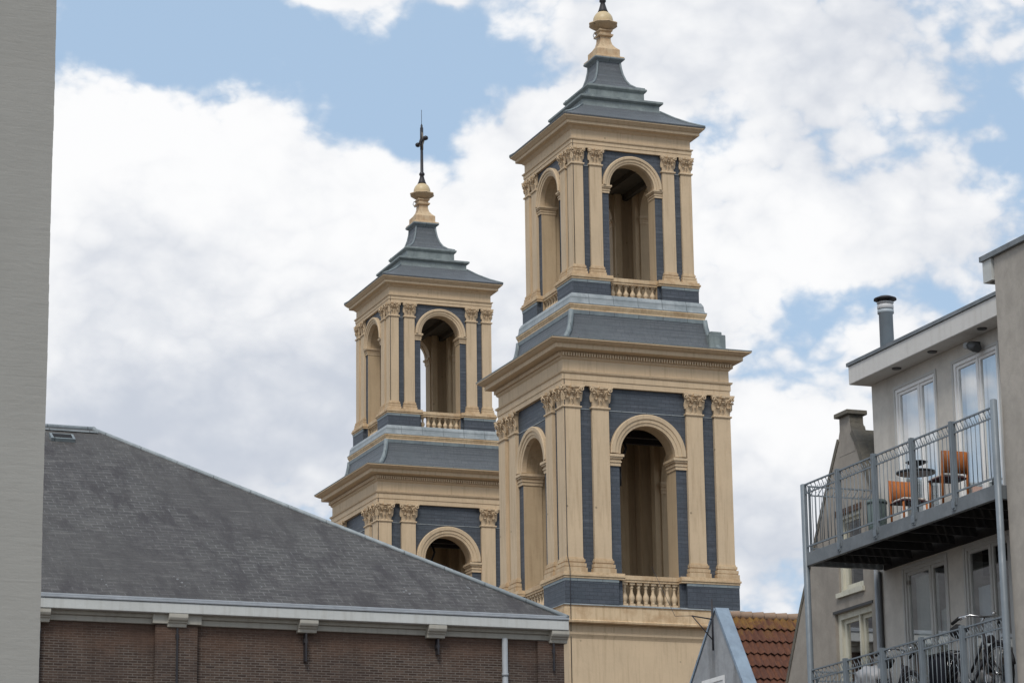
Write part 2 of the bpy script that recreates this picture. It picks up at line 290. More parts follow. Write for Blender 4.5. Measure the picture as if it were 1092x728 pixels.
# ------------------------------------------------------------------ mesh helpers
class MB:
    def __init__(s): s.bm = bmesh.new()
    def _f(s, vs_, mat=0, smooth=False):
        try: f = s.bm.faces.new(vs_)
        except ValueError: return None
        f.material_index = mat; f.smooth = smooth; return f
    def v(s, *p): return s.bm.verts.new(p)
    def box(s, x0, x1, y0, y1, z0, z1, mat=0, M=None):
        P = [(x, y, z) for z in (z0, z1) for y in (y0, y1) for x in (x0, x1)]
        vs_ = [s.bm.verts.new(M @ Vector(q) if M else q) for q in P]
        for f in ((0, 2, 3, 1), (4, 5, 7, 6), (0, 1, 5, 4), (2, 6, 7, 3), (0, 4, 6, 2), (1, 3, 7, 5)): s._f([vs_[i] for i in f], mat)
        return s
    def sq(s, prof, mat=0, cap0=False, cap1=False, cx=0, cy=0):
        rings = []
        for r, z in prof: rings.append([s.v(cx - r, cy - r, z), s.v(cx + r, cy - r, z), s.v(cx + r, cy + r, z), s.v(cx - r, cy + r, z)])
        for a, b in zip(rings, rings[1:]):
            for i in range(4): s._f([a[i], a[(i + 1) % 4], b[(i + 1) % 4], b[i]], mat)
        if cap0: s._f(rings[0][::-1], mat)
        if cap1: s._f(rings[-1], mat)
        return s
    def lathe(s, prof, n=16, mat=0, cx=0, cy=0, smooth=True, scal=0):
        rings = []
        for r, z in prof:
            rings.append([s.v(cx + r * (1 + scal * math.cos(i * math.pi)) * math.cos(2 * math.pi * i / n), cy + r * (1 + scal * math.cos(i * math.pi)) * math.sin(2 * math.pi * i / n), z) for i in range(n)])
        for a, b in zip(rings, rings[1:]):
            for i in range(n): s._f([a[i], a[(i + 1) % n], b[(i + 1) % n], b[i]], mat, smooth)
        if prof[0][0] > 1e-4: s._f(rings[0][::-1], mat)
        if prof[-1][0] > 1e-4: s._f(rings[-1], mat)
        return s
    def tube(s, pts, r, n=8, mat=0, closed=False):
        pts = [Vector(q) for q in pts]; rs = r if isinstance(r, (list, tuple)) else [r] * len(pts)
        rings = []; m = len(pts); ref = None
        for i, q in enumerate(pts):
            a = pts[i - 1] if (i > 0 or closed) else q; b = pts[(i + 1) % m] if (i < m - 1 or closed) else q
            d = (b - a).normalized()
            if ref is None:
                ref = Vector((0, 0, 1)) if abs(d.z) < .9 else Vector((1, 0, 0))
            x = d.cross(ref).normalized(); y = d.cross(x).normalized(); ref = x.cross(d) * 1.0
            rings.append([s.bm.verts.new(q + (x * math.cos(2 * math.pi * k / n) + y * math.sin(2 * math.pi * k / n)) * rs[i]) for k in range(n)])
        rng_ = range(m if closed else m - 1)
        for i in rng_:
            a, b = rings[i], rings[(i + 1) % m]
            for k in range(n): s._f([a[k], a[(k + 1) % n], b[(k + 1) % n], b[k]], mat, True)
        if not closed: s._f(rings[0][::-1], mat); s._f(rings[-1], mat)
        return s
    def plate(s, outer, holes, fr, bk, P, mat=0, matb=None, mats=None):
        """2D polygon (a,b) with holes, between depths fr and bk; P(a,b,d)->xyz"""
        loops = [outer] + list(holes); matb = mat if matb is None else matb; mats = mat if mats is None else mats
        flat = [q for L in loops for q in L]
        tris = tessellate_polygon([[Vector((a, b, 0)) for a, b in L] for L in loops])
        A = [s.bm.verts.new(P(a, b, fr)) for a, b in flat]; B = [s.bm.verts.new(P(a, b, bk)) for a, b in flat]
        for t_ in tris:
            s._f([A[i] for i in t_], mat); s._f([B[i] for i in reversed(t_)], matb)
        k = 0
        for L in loops:
            n = len(L)
            for i in range(n):
                j = (i + 1) % n; s._f([A[k + i], A[k + j], B[k + j], B[k + i]], mats)
            k += n
        return s
    def build(s, name, mats, parent=None, loc=None, rotz=None, bevel=0, recalc=True):
        bm = s.bm
        bmesh.ops.remove_doubles(bm, verts=bm.verts, dist=1e-5)
        if recalc: bmesh.ops.recalc_face_normals(bm, faces=bm.faces)
        bm.normal_update()
        uvl = bm.loops.layers.uv.new('UVMap')
        for f in bm.faces:
            n = f.normal
            t_ = Vector((0, 0, 1)).cross(n)
            t_ = Vector((1, 0, 0)) if t_.length < 1e-3 else t_.normalized()
            b_ = n.cross(t_)
            for l in f.loops: l[uvl].uv = (l.vert.co.dot(t_), l.vert.co.dot(b_))
        me = bpy.data.meshes.new(name); bm.to_mesh(me); bm.free()
        for m_ in (mats if isinstance(mats, (list, tuple)) else [mats]): me.materials.append(MATS[m_])
        o_ = bpy.data.objects.new(name, me); col.objects.link(o_)
        if parent: o_.parent = parent
        if loc: o_.location = loc
        if rotz is not None: o_.rotation_euler.z = rotz
        if bevel:
            bv = o_.modifiers.new('bevel', 'BEVEL'); bv.width = bevel; bv.segments = 1; bv.limit_method = 'ANGLE'
        return o_
def tag(o_, label, cat, group=None, kind=None):
    if label: o_['label'] = label
    if cat: o_['category'] = cat
    if group: o_['group'] = group
    if kind: o_['kind'] = kind
    return o_
def thing(name, loc, rz, label, cat, group=None):
    e = bpy.data.objects.new(name, None); col.objects.link(e); e.location = loc; e.rotation_euler.z = rz; e.empty_display_size = .3
    return tag(e, label, cat, group)
def inst(o_, parent=None, loc=None, rotz=None):
    c_ = o_.copy(); col.objects.link(c_)
    if parent is not None: c_.parent = parent
    if loc is not None: c_.location = loc
    if rotz is not None: c_.rotation_euler.z = rotz
    return c_
def kids(o_): return [x for x in bpy.data.objects if x.parent == o_]
def copy_tree(o_, parent=None):
    c_ = o_.copy(); col.objects.link(c_); c_.parent = parent
    for k_ in kids(o_): copy_tree(k_, c_)
    return c_

# ------------------------------------------------------------------ ground
g_ = MB(); g_.box(-1500, 1500, -1500, 1500, -1, 0); gr = g_.build('ground', 'street_paving'); gr['kind'] = 'structure'

# ------------------------------------------------------------------ church towers
def capital_mesh(w, h, faces):
    """leafy capital for a square pilaster head of width w, height h; origin at centre of its foot; faces = list of rotations"""
    b = MB(); hw = w / 2
    b.sq([(hw + .04, 0), (hw + .05, .03), (hw + .04, .06), (hw - .01, .07), (hw - .01, h * .6), (hw + .03, h * .85), (hw + .05, h * .88)], cap0=True, cap1=True)
    k = w / .63
    def leaf(M, cx, z0, lh, lw, out):
        prof = [(0, 0, .75), (.3, .012, 1), (.6, .03, 1.0), (.82, .075 + out * .3, .92), (.95, .10 + out, .75), (.90, .135 + out, .5), (.80, .135 + out, .2)]
        F, B_ = [], []
        for t_, y_, wd in prof:
            for arr, dy in ((F, 0), (B_, .03)):
                arr.append([M @ Vector((cx + sx_ * lw / 2 * wd, -(hw + y_ * k) + dy + abs(sx_) * .018, z0 + t_ * lh)) for sx_ in (-1, -.45, 0, .45, 1)])
        Fv = [[b.bm.verts.new(q) for q in r_] for r_ in F]; Bv = [[b.bm.verts.new(q) for q in r_] for r_ in B_]
        for i in range(len(prof) - 1):
            for j in range(4):
                b._f([Fv[i][j], Fv[i][j + 1], Fv[i + 1][j + 1], Fv[i + 1][j]], 0, True); b._f([Bv[i][j + 1], Bv[i][j], Bv[i + 1][j], Bv[i + 1][j + 1]], 0, True)
            b._f([Fv[i][0], Fv[i + 1][0], Bv[i + 1][0], Bv[i][0]]); b._f([Fv[i][4], Bv[i][4], Bv[i + 1][4], Fv[i + 1][4]])
        b._f([Fv[-1][j] for j in range(5)] + [Bv[-1][j] for j in (4, 3, 2, 1, 0)])
    for rz in faces:
        M = Matrix.Rotation(rz, 4, 'Z')
        for cx in (-.62 * hw, .62 * hw): leaf(M, cx, .07, h * .38, w * .38, .0)
        leaf(M, 0, .07, h * .30, w * .20, -.03)
        for cx in (-.92 * hw, 0, .92 * hw): leaf(M, cx, h * .30, h * .42, w * .34, .02)
        for sg in (-1, 1):
            # volute scroll near the corner and its stalk
            cx, cy, cz = sg * (hw + .035 * k), -(hw + .10 * k), h * .82
            pts = []
            for q in range(11):
                a_ = q / 10 * 2.6 * math.pi; rr = (.085 - .0062 * q) * k
                pts.append(M @ Vector((cx - sg * rr * math.cos(a_), cy, cz + rr * math.sin(a_) * 1.0)))
            b.tube([M @ Vector((sg * .10 * k, -(hw + .03), h * .55)), M @ Vector((sg * (hw * .6), -(hw + .07), h * .78))] + pts, .026 * k, 5)
            b.tube([M @ Vector((sg * .05 * k, -(hw + .03), h * .55)), M @ Vector((sg * .10 * k, -(hw + .08), h * .80)), M @ Vector((sg * .03 * k, -(hw + .10), h * .78))], .022 * k, 5)
        r_ = .06 * k
        b.box(-r_, r_, -(hw + .16 * k), -(hw + .04), h * .86, h * .985, 0, M)
    # abacus with hollowed sides
    n = 6; ring0, ring1, ring2 = [], [], []
    for s_ in range(4):
        M = Matrix.Rotation(s_ * math.pi / 2, 4, 'Z'); o_ = hw + .13 * k
        for i in range(n):
            x = -o_ + 2 * o_ * i / n; y = -(o_ - .07 * k * (1 - (2 * abs(x) / (2 * o_)) ** 2) * 1.0)
            for rg, z, e in ((ring0, h * .885, .94), (ring1, h * .93, 1), (ring2, h, 1.0)): rg.append(b.bm.verts.new(M @ Vector((x * e, y * e, z))))
    L = len(ring0)
    for a_, c_ in ((ring0, ring1), (ring1, ring2)):
        for i in range(L): b._f([a_[i], a_[(i + 1) % L], c_[(i + 1) % L], c_[i]])
    b._f(ring0[::-1]); b._f(ring2)
    return b

def baluster_mesh(h, r):
    b = MB()
    b.sq([(r * .85, 0), (r * .85, h * .09)], cap0=True, cap1=True)
    prof = [(r * .6, h * .09), (r * .8, h * .12), (r * .55, h * .16), (r * .75, h * .22), (r * .98, h * .32), (r * .92, h * .42), (r * .5, h * .56), (r * .42, h * .66), (r * .5, h * .76), (r * .7, h * .79), (r * .5, h * .82), (r * .55, h * .86), (r * .75, h * .90)]
    b.lathe(prof, 10); b.sq([(r * .85, h * .90), (r * .85, h)], cap0=True, cap1=True)
    return b

def arc(cx, cz, r, a0, a1, n): return [(cx + r * math.cos(a0 + (a1 - a0) * i / n), cz + r * math.sin(a0 + (a1 - a0) * i / n)) for i in range(n + 1)]

LOW = dict(R=3.21, Wl=3.08, T=.72, po=(2.57, 3.21), pi=(1.49, 2.12), oh=1.08, z0=16.33, zp=17.2, zc=17.42, zb=17.93, zs=23.22, zt=24.02, ac=21.70, ao=1.45, im=(21.25, 21.66), pr=3.30, capr=3.37, nb=8, inner=(1.30, 3.30))
UPP = dict(R=2.36, Wl=2.27, T=.56, po=(1.93, 2.36), pi=(1.20, 1.67), oh=.91, z0=27.56, zp=28.12, zc=28.33, zb=28.68, zs=32.44, zt=33.09, ac=31.76, ao=1.16, im=(31.47, 31.76), pr=2.47, capr=2.54, nb=7, inner=(1.02, 2.47))

def stage(root, D, first):
    R_, Wl, T, oh = D['R'], D['Wl'], D['T'], D['oh']
    z0, zt = D['z0'], D['zt']
    k = R_ / 3.21
    # walls, one per side
    for side in range(4):
        L = Wl if side % 2 == 0 else Wl - T
        outer = [(-L, z0), (-oh, z0)] + arc(0, D['ac'], oh, math.pi, 0, 20) + [(oh, z0), (L, z0), (L, zt), (-L, zt)]
        b = MB(); b.plate(outer, [], -Wl, -Wl + T, lambda a_, c_, d: (a_, d, c_), 0, 1, 1)
        b.build('belfry_wall', ['slate_cladding', 'cream_dark'], root, rotz=side * math.pi / 2)
        # engaged piers on the inside of the wall
        for sg in (-1, 1):
            b = MB(); x0_, x1_ = oh + .06, oh + .06 + .34 * k
            b.box(min(sg * x0_, sg * x1_), max(sg * x0_, sg * x1_), -Wl + T + .001, -Wl + T + .24 * k, z0, zt - .3)
            b.build('inner_pilaster', 'cream_dark', root, rotz=side * math.pi / 2)
        # archivolt
        ir, orr = oh - .03, D['ao']
        prof = [(ir, -.0), (ir, .06), (ir + .10 * k, .08), (ir + .11 * k, .105), (ir + .22 * k, .115), (ir + .24 * k, .15), (orr - .03, .16), (orr, .13), (orr, 0)]
        b = MB(); n = 28; rings = []
        for i in range(n + 1):
            a_ = math.pi * (1 - i / n)
            rings.append([b.v(r_ * math.cos(a_), -Wl - d_ + (.12 if j in (0, len(prof) - 1) else 0), D['ac'] + r_ * math.sin(a_)) for j, (r_, d_) in enumerate(prof)])
        for a_, c_ in zip(rings, rings[1:]):
            for j in range(len(prof)): b._f([a_[j], a_[(j + 1) % len(prof)], c_[(j + 1) % len(prof)], c_[j]])
        b._f(rings[0]); b._f(rings[-1][::-1])
        b.build('archivolt', 'cream_paint', root, rotz=side * math.pi / 2)
        # impost blocks
        for sg in (-1, 1):
            b = MB(); zi0, zi1 = D['im']; hz_ = zi1 - zi0
            for zz0, zz1, e in ((0, .30, .03), (.30, .42, .06), (.42, .62, .035), (.62, .78, .09), (.78, 1.0, .13)):
                xa, xb = oh - e * k, D['pi'][0] - .002
                x0, x1 = (xa, xb) if sg > 0 else (-xb, -xa)
                b.box(x0, x1, -Wl - e * k - .02, -Wl + T + e * k * .5, zi0 + zz0 * hz_, zi0 + zz1 * hz_)
            b.build('impost', 'cream_paint', root, rotz=side * math.pi / 2)
        # string line in lead across the slate
        b = MB(); zs = D['zs']
        for xa, xb in (((-D['pi'][0], D['pi'][0]),) if k > .9 else ()) + ((D['pi'][1], D['po'][0]), (-D['po'][0], -D['pi'][1])): b.box(xa, xb, -Wl - .02, -Wl + .02, zs - .02, zs + .005)
        b.build('lead_string', 'lead_pale', root, rotz=side * math.pi / 2)
        # inner pilasters
        for sg in (-1, 1):
            cx = sg * (D['pi'][0] + D['pi'][1]) / 2; w = D['pi'][1] - D['pi'][0]
            if first.get('pil') is None:
                b = MB(); hw = w / 2; d0 = -R_; 
                b.box(-hw, hw, -hw, hw, D['zb'] - .02, D['zs'] + .02)
                for zz0, zz1, e in ((0, .30, .11), (.30, .38, .07), (.38, .60, .085), (.60, .70, .03), (.70, .88, .055), (.88, 1, .02)):
                    h_ = D['zb'] - D['zc']; b.box(-hw - e * k, hw + e * k, -hw - e * k, hw, D['zc'] + zz0 * h_, D['zc'] + zz1 * h_, 1)
                sh = b.build('pilaster', ['cream_paint', 'ochre_paint'], root)
                cp = capital_mesh(w, zt - D['zs'], [0]).build('capital', 'cream_paint', sh, loc=(0, 0, D['zs']), recalc=True)
                first['pil'] = sh; tmpl = sh
            else: tmpl = copy_tree(first['pil'], root)
            a_ = side * math.pi / 2; yc = -(R_ - w / 2)
            tmpl.location = (cx * math.cos(a_) - yc * math.sin(a_), cx * math.sin(a_) + yc * math.cos(a_), 0); tmpl.rotation_euler.z = a_
    # corner pilasters: square pillars showing two faces
    w = D['po'][1] - D['po'][0]; c0 = (D['po'][0] + D['po'][1]) / 2
    for q in range(4):
        if first.get('cor') is None:
            b = MB(); hw = w / 2
            b.box(-hw, hw, -hw, hw, D['zb'] - .02, D['zs'] + .02)
            for zz0, zz1, e in ((0, .30, .11), (.30, .38, .07), (.38, .60, .085), (.60, .70, .03), (.70, .88, .055), (.88, 1, .02)):
                h_ = D['zb'] - D['zc']; b.box(-hw - e * k, hw + e * k, -hw - e * k, hw + e * k, D['zc'] + zz0 * h_, D['zc'] + zz1 * h_, 1)
            sh = b.build('corner_pilaster', ['cream_paint', 'ochre_paint'], root)
            capital_mesh(w, zt - D['zs'], [0, -math.pi / 2]).build('capital', 'cream_paint', sh, loc=(0, 0, D['zs']))
            first['cor'] = sh; tmpl = sh
        else: tmpl = copy_tree(first['cor'], root)
        a_ = q * math.pi / 2
        x_, y_ = -c0, -c0
        tmpl.location = (x_ * math.cos(a_) - y_ * math.sin(a_), x_ * math.sin(a_) + y_ * math.cos(a_), 0); tmpl.rotation_euler.z = a_
        # pedestal with moulded cap
        b = MB(); i0 = -D['inner'][0]; pr = D['pr']; z1 = D['zp']; zc = D['zc']
        b.box(-pr, i0, -pr, -Wl + .10, z0, z1, 0); b.box(-pr, -Wl + .10, -Wl + .10, i0, z0, z1, 0)
        iw = -oh + .0
        b.box(i0, iw - .004, -Wl - .05, -Wl + .3, z0, z1, 0); b.box(-Wl - .05, -Wl + .3, i0, iw - .004, z0, z1, 0)
        for fa, fb_, e in ((0, .35, .03), (.35, .65, .065), (.65, 1, .03)):
            za, zb_ = z1 + (zc - z1) * fa, z1 + (zc - z1) * fb_
            b.box(-pr - e, iw + e * .5, -pr - e, -Wl + .12, za, zb_, 1); b.box(-pr - e, -Wl + .12, -Wl + .12, iw + e * .5, za, zb_, 1)
        b.box(-pr - .012, i0 + .012, -pr - .012, -pr + .05, z1 - .10, z1 - .002, 2); b.box(-pr - .012, -pr + .05, -pr + .052, i0 + .012, z1 - .10, z1 - .002, 2)
        b.build('pedestal', ['slate_cladding', 'ochre_paint', 'lead'], root, rotz=q * math.pi / 2)
    # balustrades
    for side in range(4):
        b = MB(); y0 = -Wl + .02
        b.box(-oh + .004, oh - .004, y0 - .02, y0 + .26, D['zp'] - .02, D['zp'] + .06); b.box(-oh + .004, oh - .004, y0 - .05, y0 + .30, D['zp'] + .062, D['zc'] - .012)
        b.box(-oh + .004, oh - .004, y0, y0 + .24, z0 - .05, z0 + .03)
        b.build('handrail', 'ochre_paint', root, rotz=side * math.pi / 2)
        for i in range(D['nb']):
            x = -oh + 2 * oh * (i + .5) / D['nb']
            a_ = side * math.pi / 2; yc = y0 + .12
            lc = (x * math.cos(a_) - yc * math.sin(a_), x * math.sin(a_) + yc * math.cos(a_), z0 + .03)
            if first.get('bal') is None: first['bal'] = baluster_mesh(D['zp'] - z0 - .05, .115 * (1 if k > .9 else .9)).build('baluster', 'cream_paint', root, loc=lc)
            else: inst(first['bal'], root, lc)

def church_tower(loc, label):
    root = thing('church_tower', loc, 0, label, 'church tower', 'twin church towers')
    MB().sq([(3.12, 0), (3.12, 15.14), (3.15, 15.2), (3.20, 15.28), (3.20, 15.36), (3.15, 15.38), (3.15, 15.58), (3.24, 15.62)], cap0=True, cap1=True).build('tower_shaft', 'cream_paint', root)
    MB().sq([(3.20, 15.63), (3.45, 15.66), (3.46, 15.72), (3.40, 15.76), (3.38, 16.22), (3.42, 16.25)], cap0=True, cap1=True).build('ledge', 'ochre_paint', root)
    MB().sq([(3.425, 16.252), (3.425, 16.28), (3.2, 16.345), (2.3, 16.36)], cap0=True, cap1=True).build('ledge_flashing', 'lead_pale', root)
    stage(root, LOW, {})
    # belfry floor and ceiling
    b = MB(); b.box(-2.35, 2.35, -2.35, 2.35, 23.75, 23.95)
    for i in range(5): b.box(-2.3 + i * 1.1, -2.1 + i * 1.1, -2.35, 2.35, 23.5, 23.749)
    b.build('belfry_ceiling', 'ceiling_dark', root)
    # bell beam with hangers inside the lower belfry
    b = MB(); b.box(-2.34, 2.34, -.6, -.4, 22.9, 23.1); b.box(-2.34, 2.34, .4, .6, 22.9, 23.1)
    b.tube([(-.1, -.5, 22.9), (-.25, -.5, 22.5), (-.15, -.5, 22.1)], .05, 6); b.tube([(.15, -.5, 22.9), (.3, -.5, 22.5), (.15, -.5, 22.1)], .05, 6)
    b.tube([(0.02, -.5, 21.95), (0.02, -.5, 21.1)], .07, 6)
    b.build('bell_frame', 'dark_iron', root)
    for sx_ in (-1, 1):
        for sy_ in (-1, 1):
            MB().box(sx_ * 2.1 - .255, sx_ * 2.1 + .255, sy_ * 2.1 - .255, sy_ * 2.1 + .255, 16.35, 23.48).build('inner_pier', 'cream_dark', root)
    # lower entablature
    MB().sq([(2.3, 24.02), (3.22, 24.02), (3.22, 24.20), (3.245, 24.215), (3.245, 24.42), (3.29, 24.45), (3.31, 24.51), (3.20, 24.53), (3.20, 24.93), (3.25, 24.97), (3.27, 25.0), (3.27, 25.19), (3.36, 25.22),
             (3.57, 25.245), (3.60, 25.265), (3.60, 25.40), (3.64, 25.415), (3.70, 25.44), (3.79, 25.50), (3.835, 25.52), (3.84, 25.565), (2.5, 25.6)], cap0=True, cap1=True).build('main_cornice', 'cream_paint', root)
    b = MB(); n = 66
    for side in range(4):
        M = Matrix.Rotation(side * math.pi / 2, 4, 'Z')
        for i in range(n):
            x = -3.27 + 6.54 * (i + .5) / n; b.box(x - .029, x + .029, -3.36, -3.25, 25.04, 25.165, 0, M)
    b.build('dentil_course', 'cream_paint', root)
    MB().sq([(3.85, 25.567), (3.855, 25.60), (3.5, 25.66), (2.7, 25.78)], cap0=True, cap1=True).build('cornice_flashing', 'lead', root)
    prof = [(3.04, 25.70), (2.90, 25.90), (2.76, 26.12), (2.67, 26.38), (2.62, 26.65), (2.60, 26.92)]
    MB().sq(prof, cap0=True, cap1=True).build('skirt_roof', 'slate_roof_blue', root)
    for q in range(4):
        M = Matrix.Rotation(q * math.pi / 2, 4, 'Z')
        MB().tube([M @ Vector((-r_ - .0, -r_ - .0, z_)) for r_, z_ in prof], [.12, .12, .12, .11, .11, .10], 4).build('hip_flashing', 'lead', root)
    MB().sq([(2.625, 26.78), (2.65, 26.918)]).build('top_flashing', 'lead', root)
    b = MB(); b.box(2.60, 3.24, -2.98, -2.2, 25.6, 26.34, 0); b.box(2.68, 3.12, -2.92, -2.25, 26.34, 26.46, 0)
    b.build('lead_hatch', 'lead_dark', root, bevel=.02)
    MB().sq([(2.4, 26.92), (2.62, 26.925), (2.62, 26.99), (2.64, 27.02), (2.65, 27.06), (2.67, 27.09), (2.67, 27.15), (2.4, 27.17)], cap0=True, cap1=True).build('middle_cornice', 'ochre_paint', root)
    MB().sq([(2.68, 27.152), (2.68, 27.18), (2.62, 27.215), (2.60, 27.30), (2.585, 27.45), (2.52, 27.575), (1.9, 27.59)], cap0=True, cap1=True).build('plinth_flashing', 'lead_pale', root)
    stage(root, UPP, {})
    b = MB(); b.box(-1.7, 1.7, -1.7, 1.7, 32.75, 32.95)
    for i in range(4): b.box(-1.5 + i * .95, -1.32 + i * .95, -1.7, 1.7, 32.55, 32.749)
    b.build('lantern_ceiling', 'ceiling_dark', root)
    MB().sq([(1.6, 33.09), (2.37, 33.09), (2.37, 33.21), (2.39, 33.22), (2.39, 33.34), (2.43, 33.37), (2.44, 33.41), (2.35, 33.43), (2.35, 33.76), (2.40, 33.80), (2.46, 33.86), (2.60, 33.89), (2.62, 33.91),
             (2.62, 34.00), (2.66, 34.02), (2.74, 34.10), (2.77, 34.12), (2.775, 34.16), (1.6, 34.17)], cap0=True, cap1=True).build('top_cornice', 'cream_paint', root)
    MB().sq([(2.79, 34.163), (2.80, 34.21), (2.72, 34.25), (2.35, 34.45), (1.95, 34.72), (1.52, 35.06)], cap0=True, cap1=True).build('roof', 'slate_roof_blue', root)
    MB().sq([(1.60, 34.95), (1.58, 35.08), (1.53, 35.10), (1.53, 35.26), (1.60, 35.30), (1.645, 35.34), (1.645, 35.41), (1.58, 35.44), (1.13, 35.56), (1.11, 35.58), (1.11, 35.84), (1.16, 35.89), (1.20, 35.94), (1.20, 36.0), (1.15, 36.03)],
            cap0=True, cap1=True).build('roof_step', 'lead_dark', root)
    bell = [(1.13, 36.03), (.90, 36.13), (.72, 36.29), (.60, 36.50), (.52, 36.75), (.47, 37.02), (.45, 37.27)]
    MB().sq(bell, cap0=True, cap1=True).build('bell_roof', 'slate_roof_blue', root)
    hips = []
    for q in range(4):
        M = Matrix.Rotation(q * math.pi / 2, 4, 'Z')
        MB().tube([M @ Vector((-r_, -r_, z_)) for r_, z_ in bell], .045, 6).build('hip_flashing', 'lead', root)
        MB().tube([M @ Vector((-r_, -r_, z_ + .01)) for r_, z_ in ((2.78, 34.22), (2.35, 34.45), (1.95, 34.72), (1.55, 35.05))], .04, 6).build('hip_flashing', 'lead', root)
    MB().sq([(.46, 37.20), (.50, 37.24), (.57, 37.29), (.60, 37.33), (.60, 37.37), (.45, 37.40)], cap0=True, cap1=True).build('roof_collar', 'lead', root)
    MB().sq([(.50, 37.372), (.585, 37.376), (.585, 37.42), (.50, 37.46), (.46, 37.48), (.46, 37.74), (.43, 37.77), (.34, 37.86), (.25, 38.0), (.21, 38.15), (.205, 38.29), (.28, 38.33), (.29, 38.39), (.22, 38.43), (.22, 38.48), (.27, 38.53), (.27, 38.58), (.18, 38.62)],
            cap0=True, cap1=True).build('finial_pedestal', 'gold_ochre', root)
    b = MB(); b.lathe([(.18, 38.60), (.26, 38.62), (.36, 38.68), (.50, 38.78), (.55, 38.83), (.53, 38.87), (.38, 38.86)], 16, 0, scal=.05, smooth=False)
    b.build('finial_bowl', 'cream_dark', root)
    dome = [(.38 * math.cos(a_), 38.98 + .40 * math.sin(a_)) for a_ in [(-.35 + i * (1.2 + .35) / 9) for i in range(10)]]
    MB().lathe(dome, 20).build('finial_dome', 'gold_dome', root)
    b = MB(); b.lathe([(.21, 39.33), (.17, 39.42), (.12, 39.58), (.085, 39.72), (.13, 39.76), (.13, 39.82), (.075, 39.90), (.065, 41.0), (.05, 42.1), (0, 42.22)], 10)
    b.tube([(0, 0, 42.1), (0, 0, 42.85)], .012, 5)
    sp = b.build('spire_rod', 'dark_iron', root)
    b = MB(); b.tube([(0, -.50, 41.35), (0, .50, 41.35)], .06, 6); b.tube([(0, 0, 40.95), (0, 0, 42.0)], .075, 6)
    for sg in (-1, 1): b.lathe([(.0, 41.23), (.10, 41.28), (.13, 41.35), (.10, 41.42), (0, 41.47)], 8, 0, 0, sg * .53)
    b.build('cross', 'dark_iron', sp)
    b = MB()
    for s1 in (-1, 1):
        for s2 in (-1, 1): b.tube([(0, s1 * .05, 41.35 + s2 * .42), (0, s1 * .15, 41.35 + s2 * .2), (0, s1 * .34, 41.35 + s2 * .06)], .025, 5)
    b.tube([(0, .2 * math.cos(i * math.pi / 6), 41.35 + .25 * math.sin(i * math.pi / 6)) for i in range(12)], .025, 5, closed=True)
    b.build('cross_ornament', 'pale_gilt', sp)
    b = MB(); b.tube([(-.22, -.15, 38.25), (-.42, -.2, 38.15), (-.50, -.2, 38.28), (-.45, -.2, 38.42), (-.36, -.2, 38.38), (-.37, -.2, 38.28)], .018, 5)
    b.build('bracket_scroll', 'wire_galv', root)
    # lightning conductor down one corner
    b = MB(); b.tube([(-3.17, -3.235, 24.4), (-3.17, -3.235, 18.0), (-3.17, -3.45, 17.5), (-3.17, -3.45, 15.7), (-3.05, -3.14, 15.3), (-3.05, -3.14, 3)], .014, 5)
    b.tube([(-2.32, -2.385, 33.4), (-2.32, -2.385, 28.7)], .012, 5)
    if 'farther' in label: b.tube([(2.55, -3.25, 24.5), (2.55, -3.25, 18.0)], .018, 5); b.tube([(2.3, -3.87, 25.6), (2.3, -3.87, 25.2), (2.55, -3.25, 24.5)], .018, 5)
    b.build('lightning_conductor', 'dark_iron', root)
    return root
newmat('gold_dome', (.58, .45, .26), .45, .5); newmat('pale_gilt', (.20, .17, .13), .5, .5)
t1 = church_tower((39.21, 92.05, 0), 'nearer, larger cream and slate belfry tower standing beside the red tiled house')
t2 = church_tower((39.83, 114.74, 0), 'farther matching belfry tower with dark cross on its spire, rising behind the slate roof')

# ------------------------------------------------------------------ hipped brick hall
HX, HY, HA = 22.4745, 55.4154, R(.851)
hall = thing('brick_hall', (HX, HY, 0), HA, 'brown brick hall with grey hipped slate roof and white gutter below the towers', 'hall')
b = MB(); b.box(-26, -.02, .3, 16.6, 0, 10.09, 0)
b.build('wall', ['brick_brown'], hall)
for x0 in (-8.98, -17.3): MB().box(x0, x0 + .88, .18, .299, 0, 9.985).build('brick_pier', 'brick_brown', hall)
MB().box(-.62, -.015, .22, .299, 0, 9.985).build('brick_pier', 'brick_brown', hall)
b = MB(); b.box(-26, .0, .24, .6, 10.0, 10.12); b.box(-26, 0, .18, .5, 10.12, 10.2); b.box(-9.05, -8.03, .12, .239, 10.0, 10.2)
b.build('frieze_board', 'grey_paint', hall, bevel=.01)
b = MB(); b.box(-26.1, .02, .0, .6, 10.2, 10.41)
b.build('gutter_fascia', 'white_paint', hall, bevel=.012)
b = MB(); b.box(-26.1, .03, -.025, .06, 10.412, 10.46); b.box(-26.1, .02, .06, .3, 10.412, 10.435); b.box(-26.1, .03, .02, .20, 10.46, 10.51)
gt = b.build('gutter', 'zinc', hall, bevel=.012)
for i, x in enumerate((-.16, -2.95, -5.77, -8.54, -11.35, -14.1)):
    b = MB(); w = .2
    prof = [(.0 + .02, 10.198), (.02, 10.12), (.05, 10.07), (.10, 10.05), (.10, 10.03), (.14, 10.01), (.16, 9.94), (.30, 9.94), (.30, 10.198)]
    b.plate([(y, z) for y, z in prof], [], x - w, x + w, lambda a_, c_, d: (d, a_ - .015 * (i % 2), c_))
    b.build('bracket', 'grey_paint', hall, bevel=.008)
s_, rise, ze = 8.446, 5.32, 10.45
b = MB(); e0 = [(.02, .03), (-26.1, .03), (-26.1, 16.9), (.02, 16.9)]
V = [b.v(x, y, ze) for x, y in e0]; Rr = b.v(-8.43, 8.47, ze + rise); Rl = b.v(-17.7, 8.47, ze + rise)
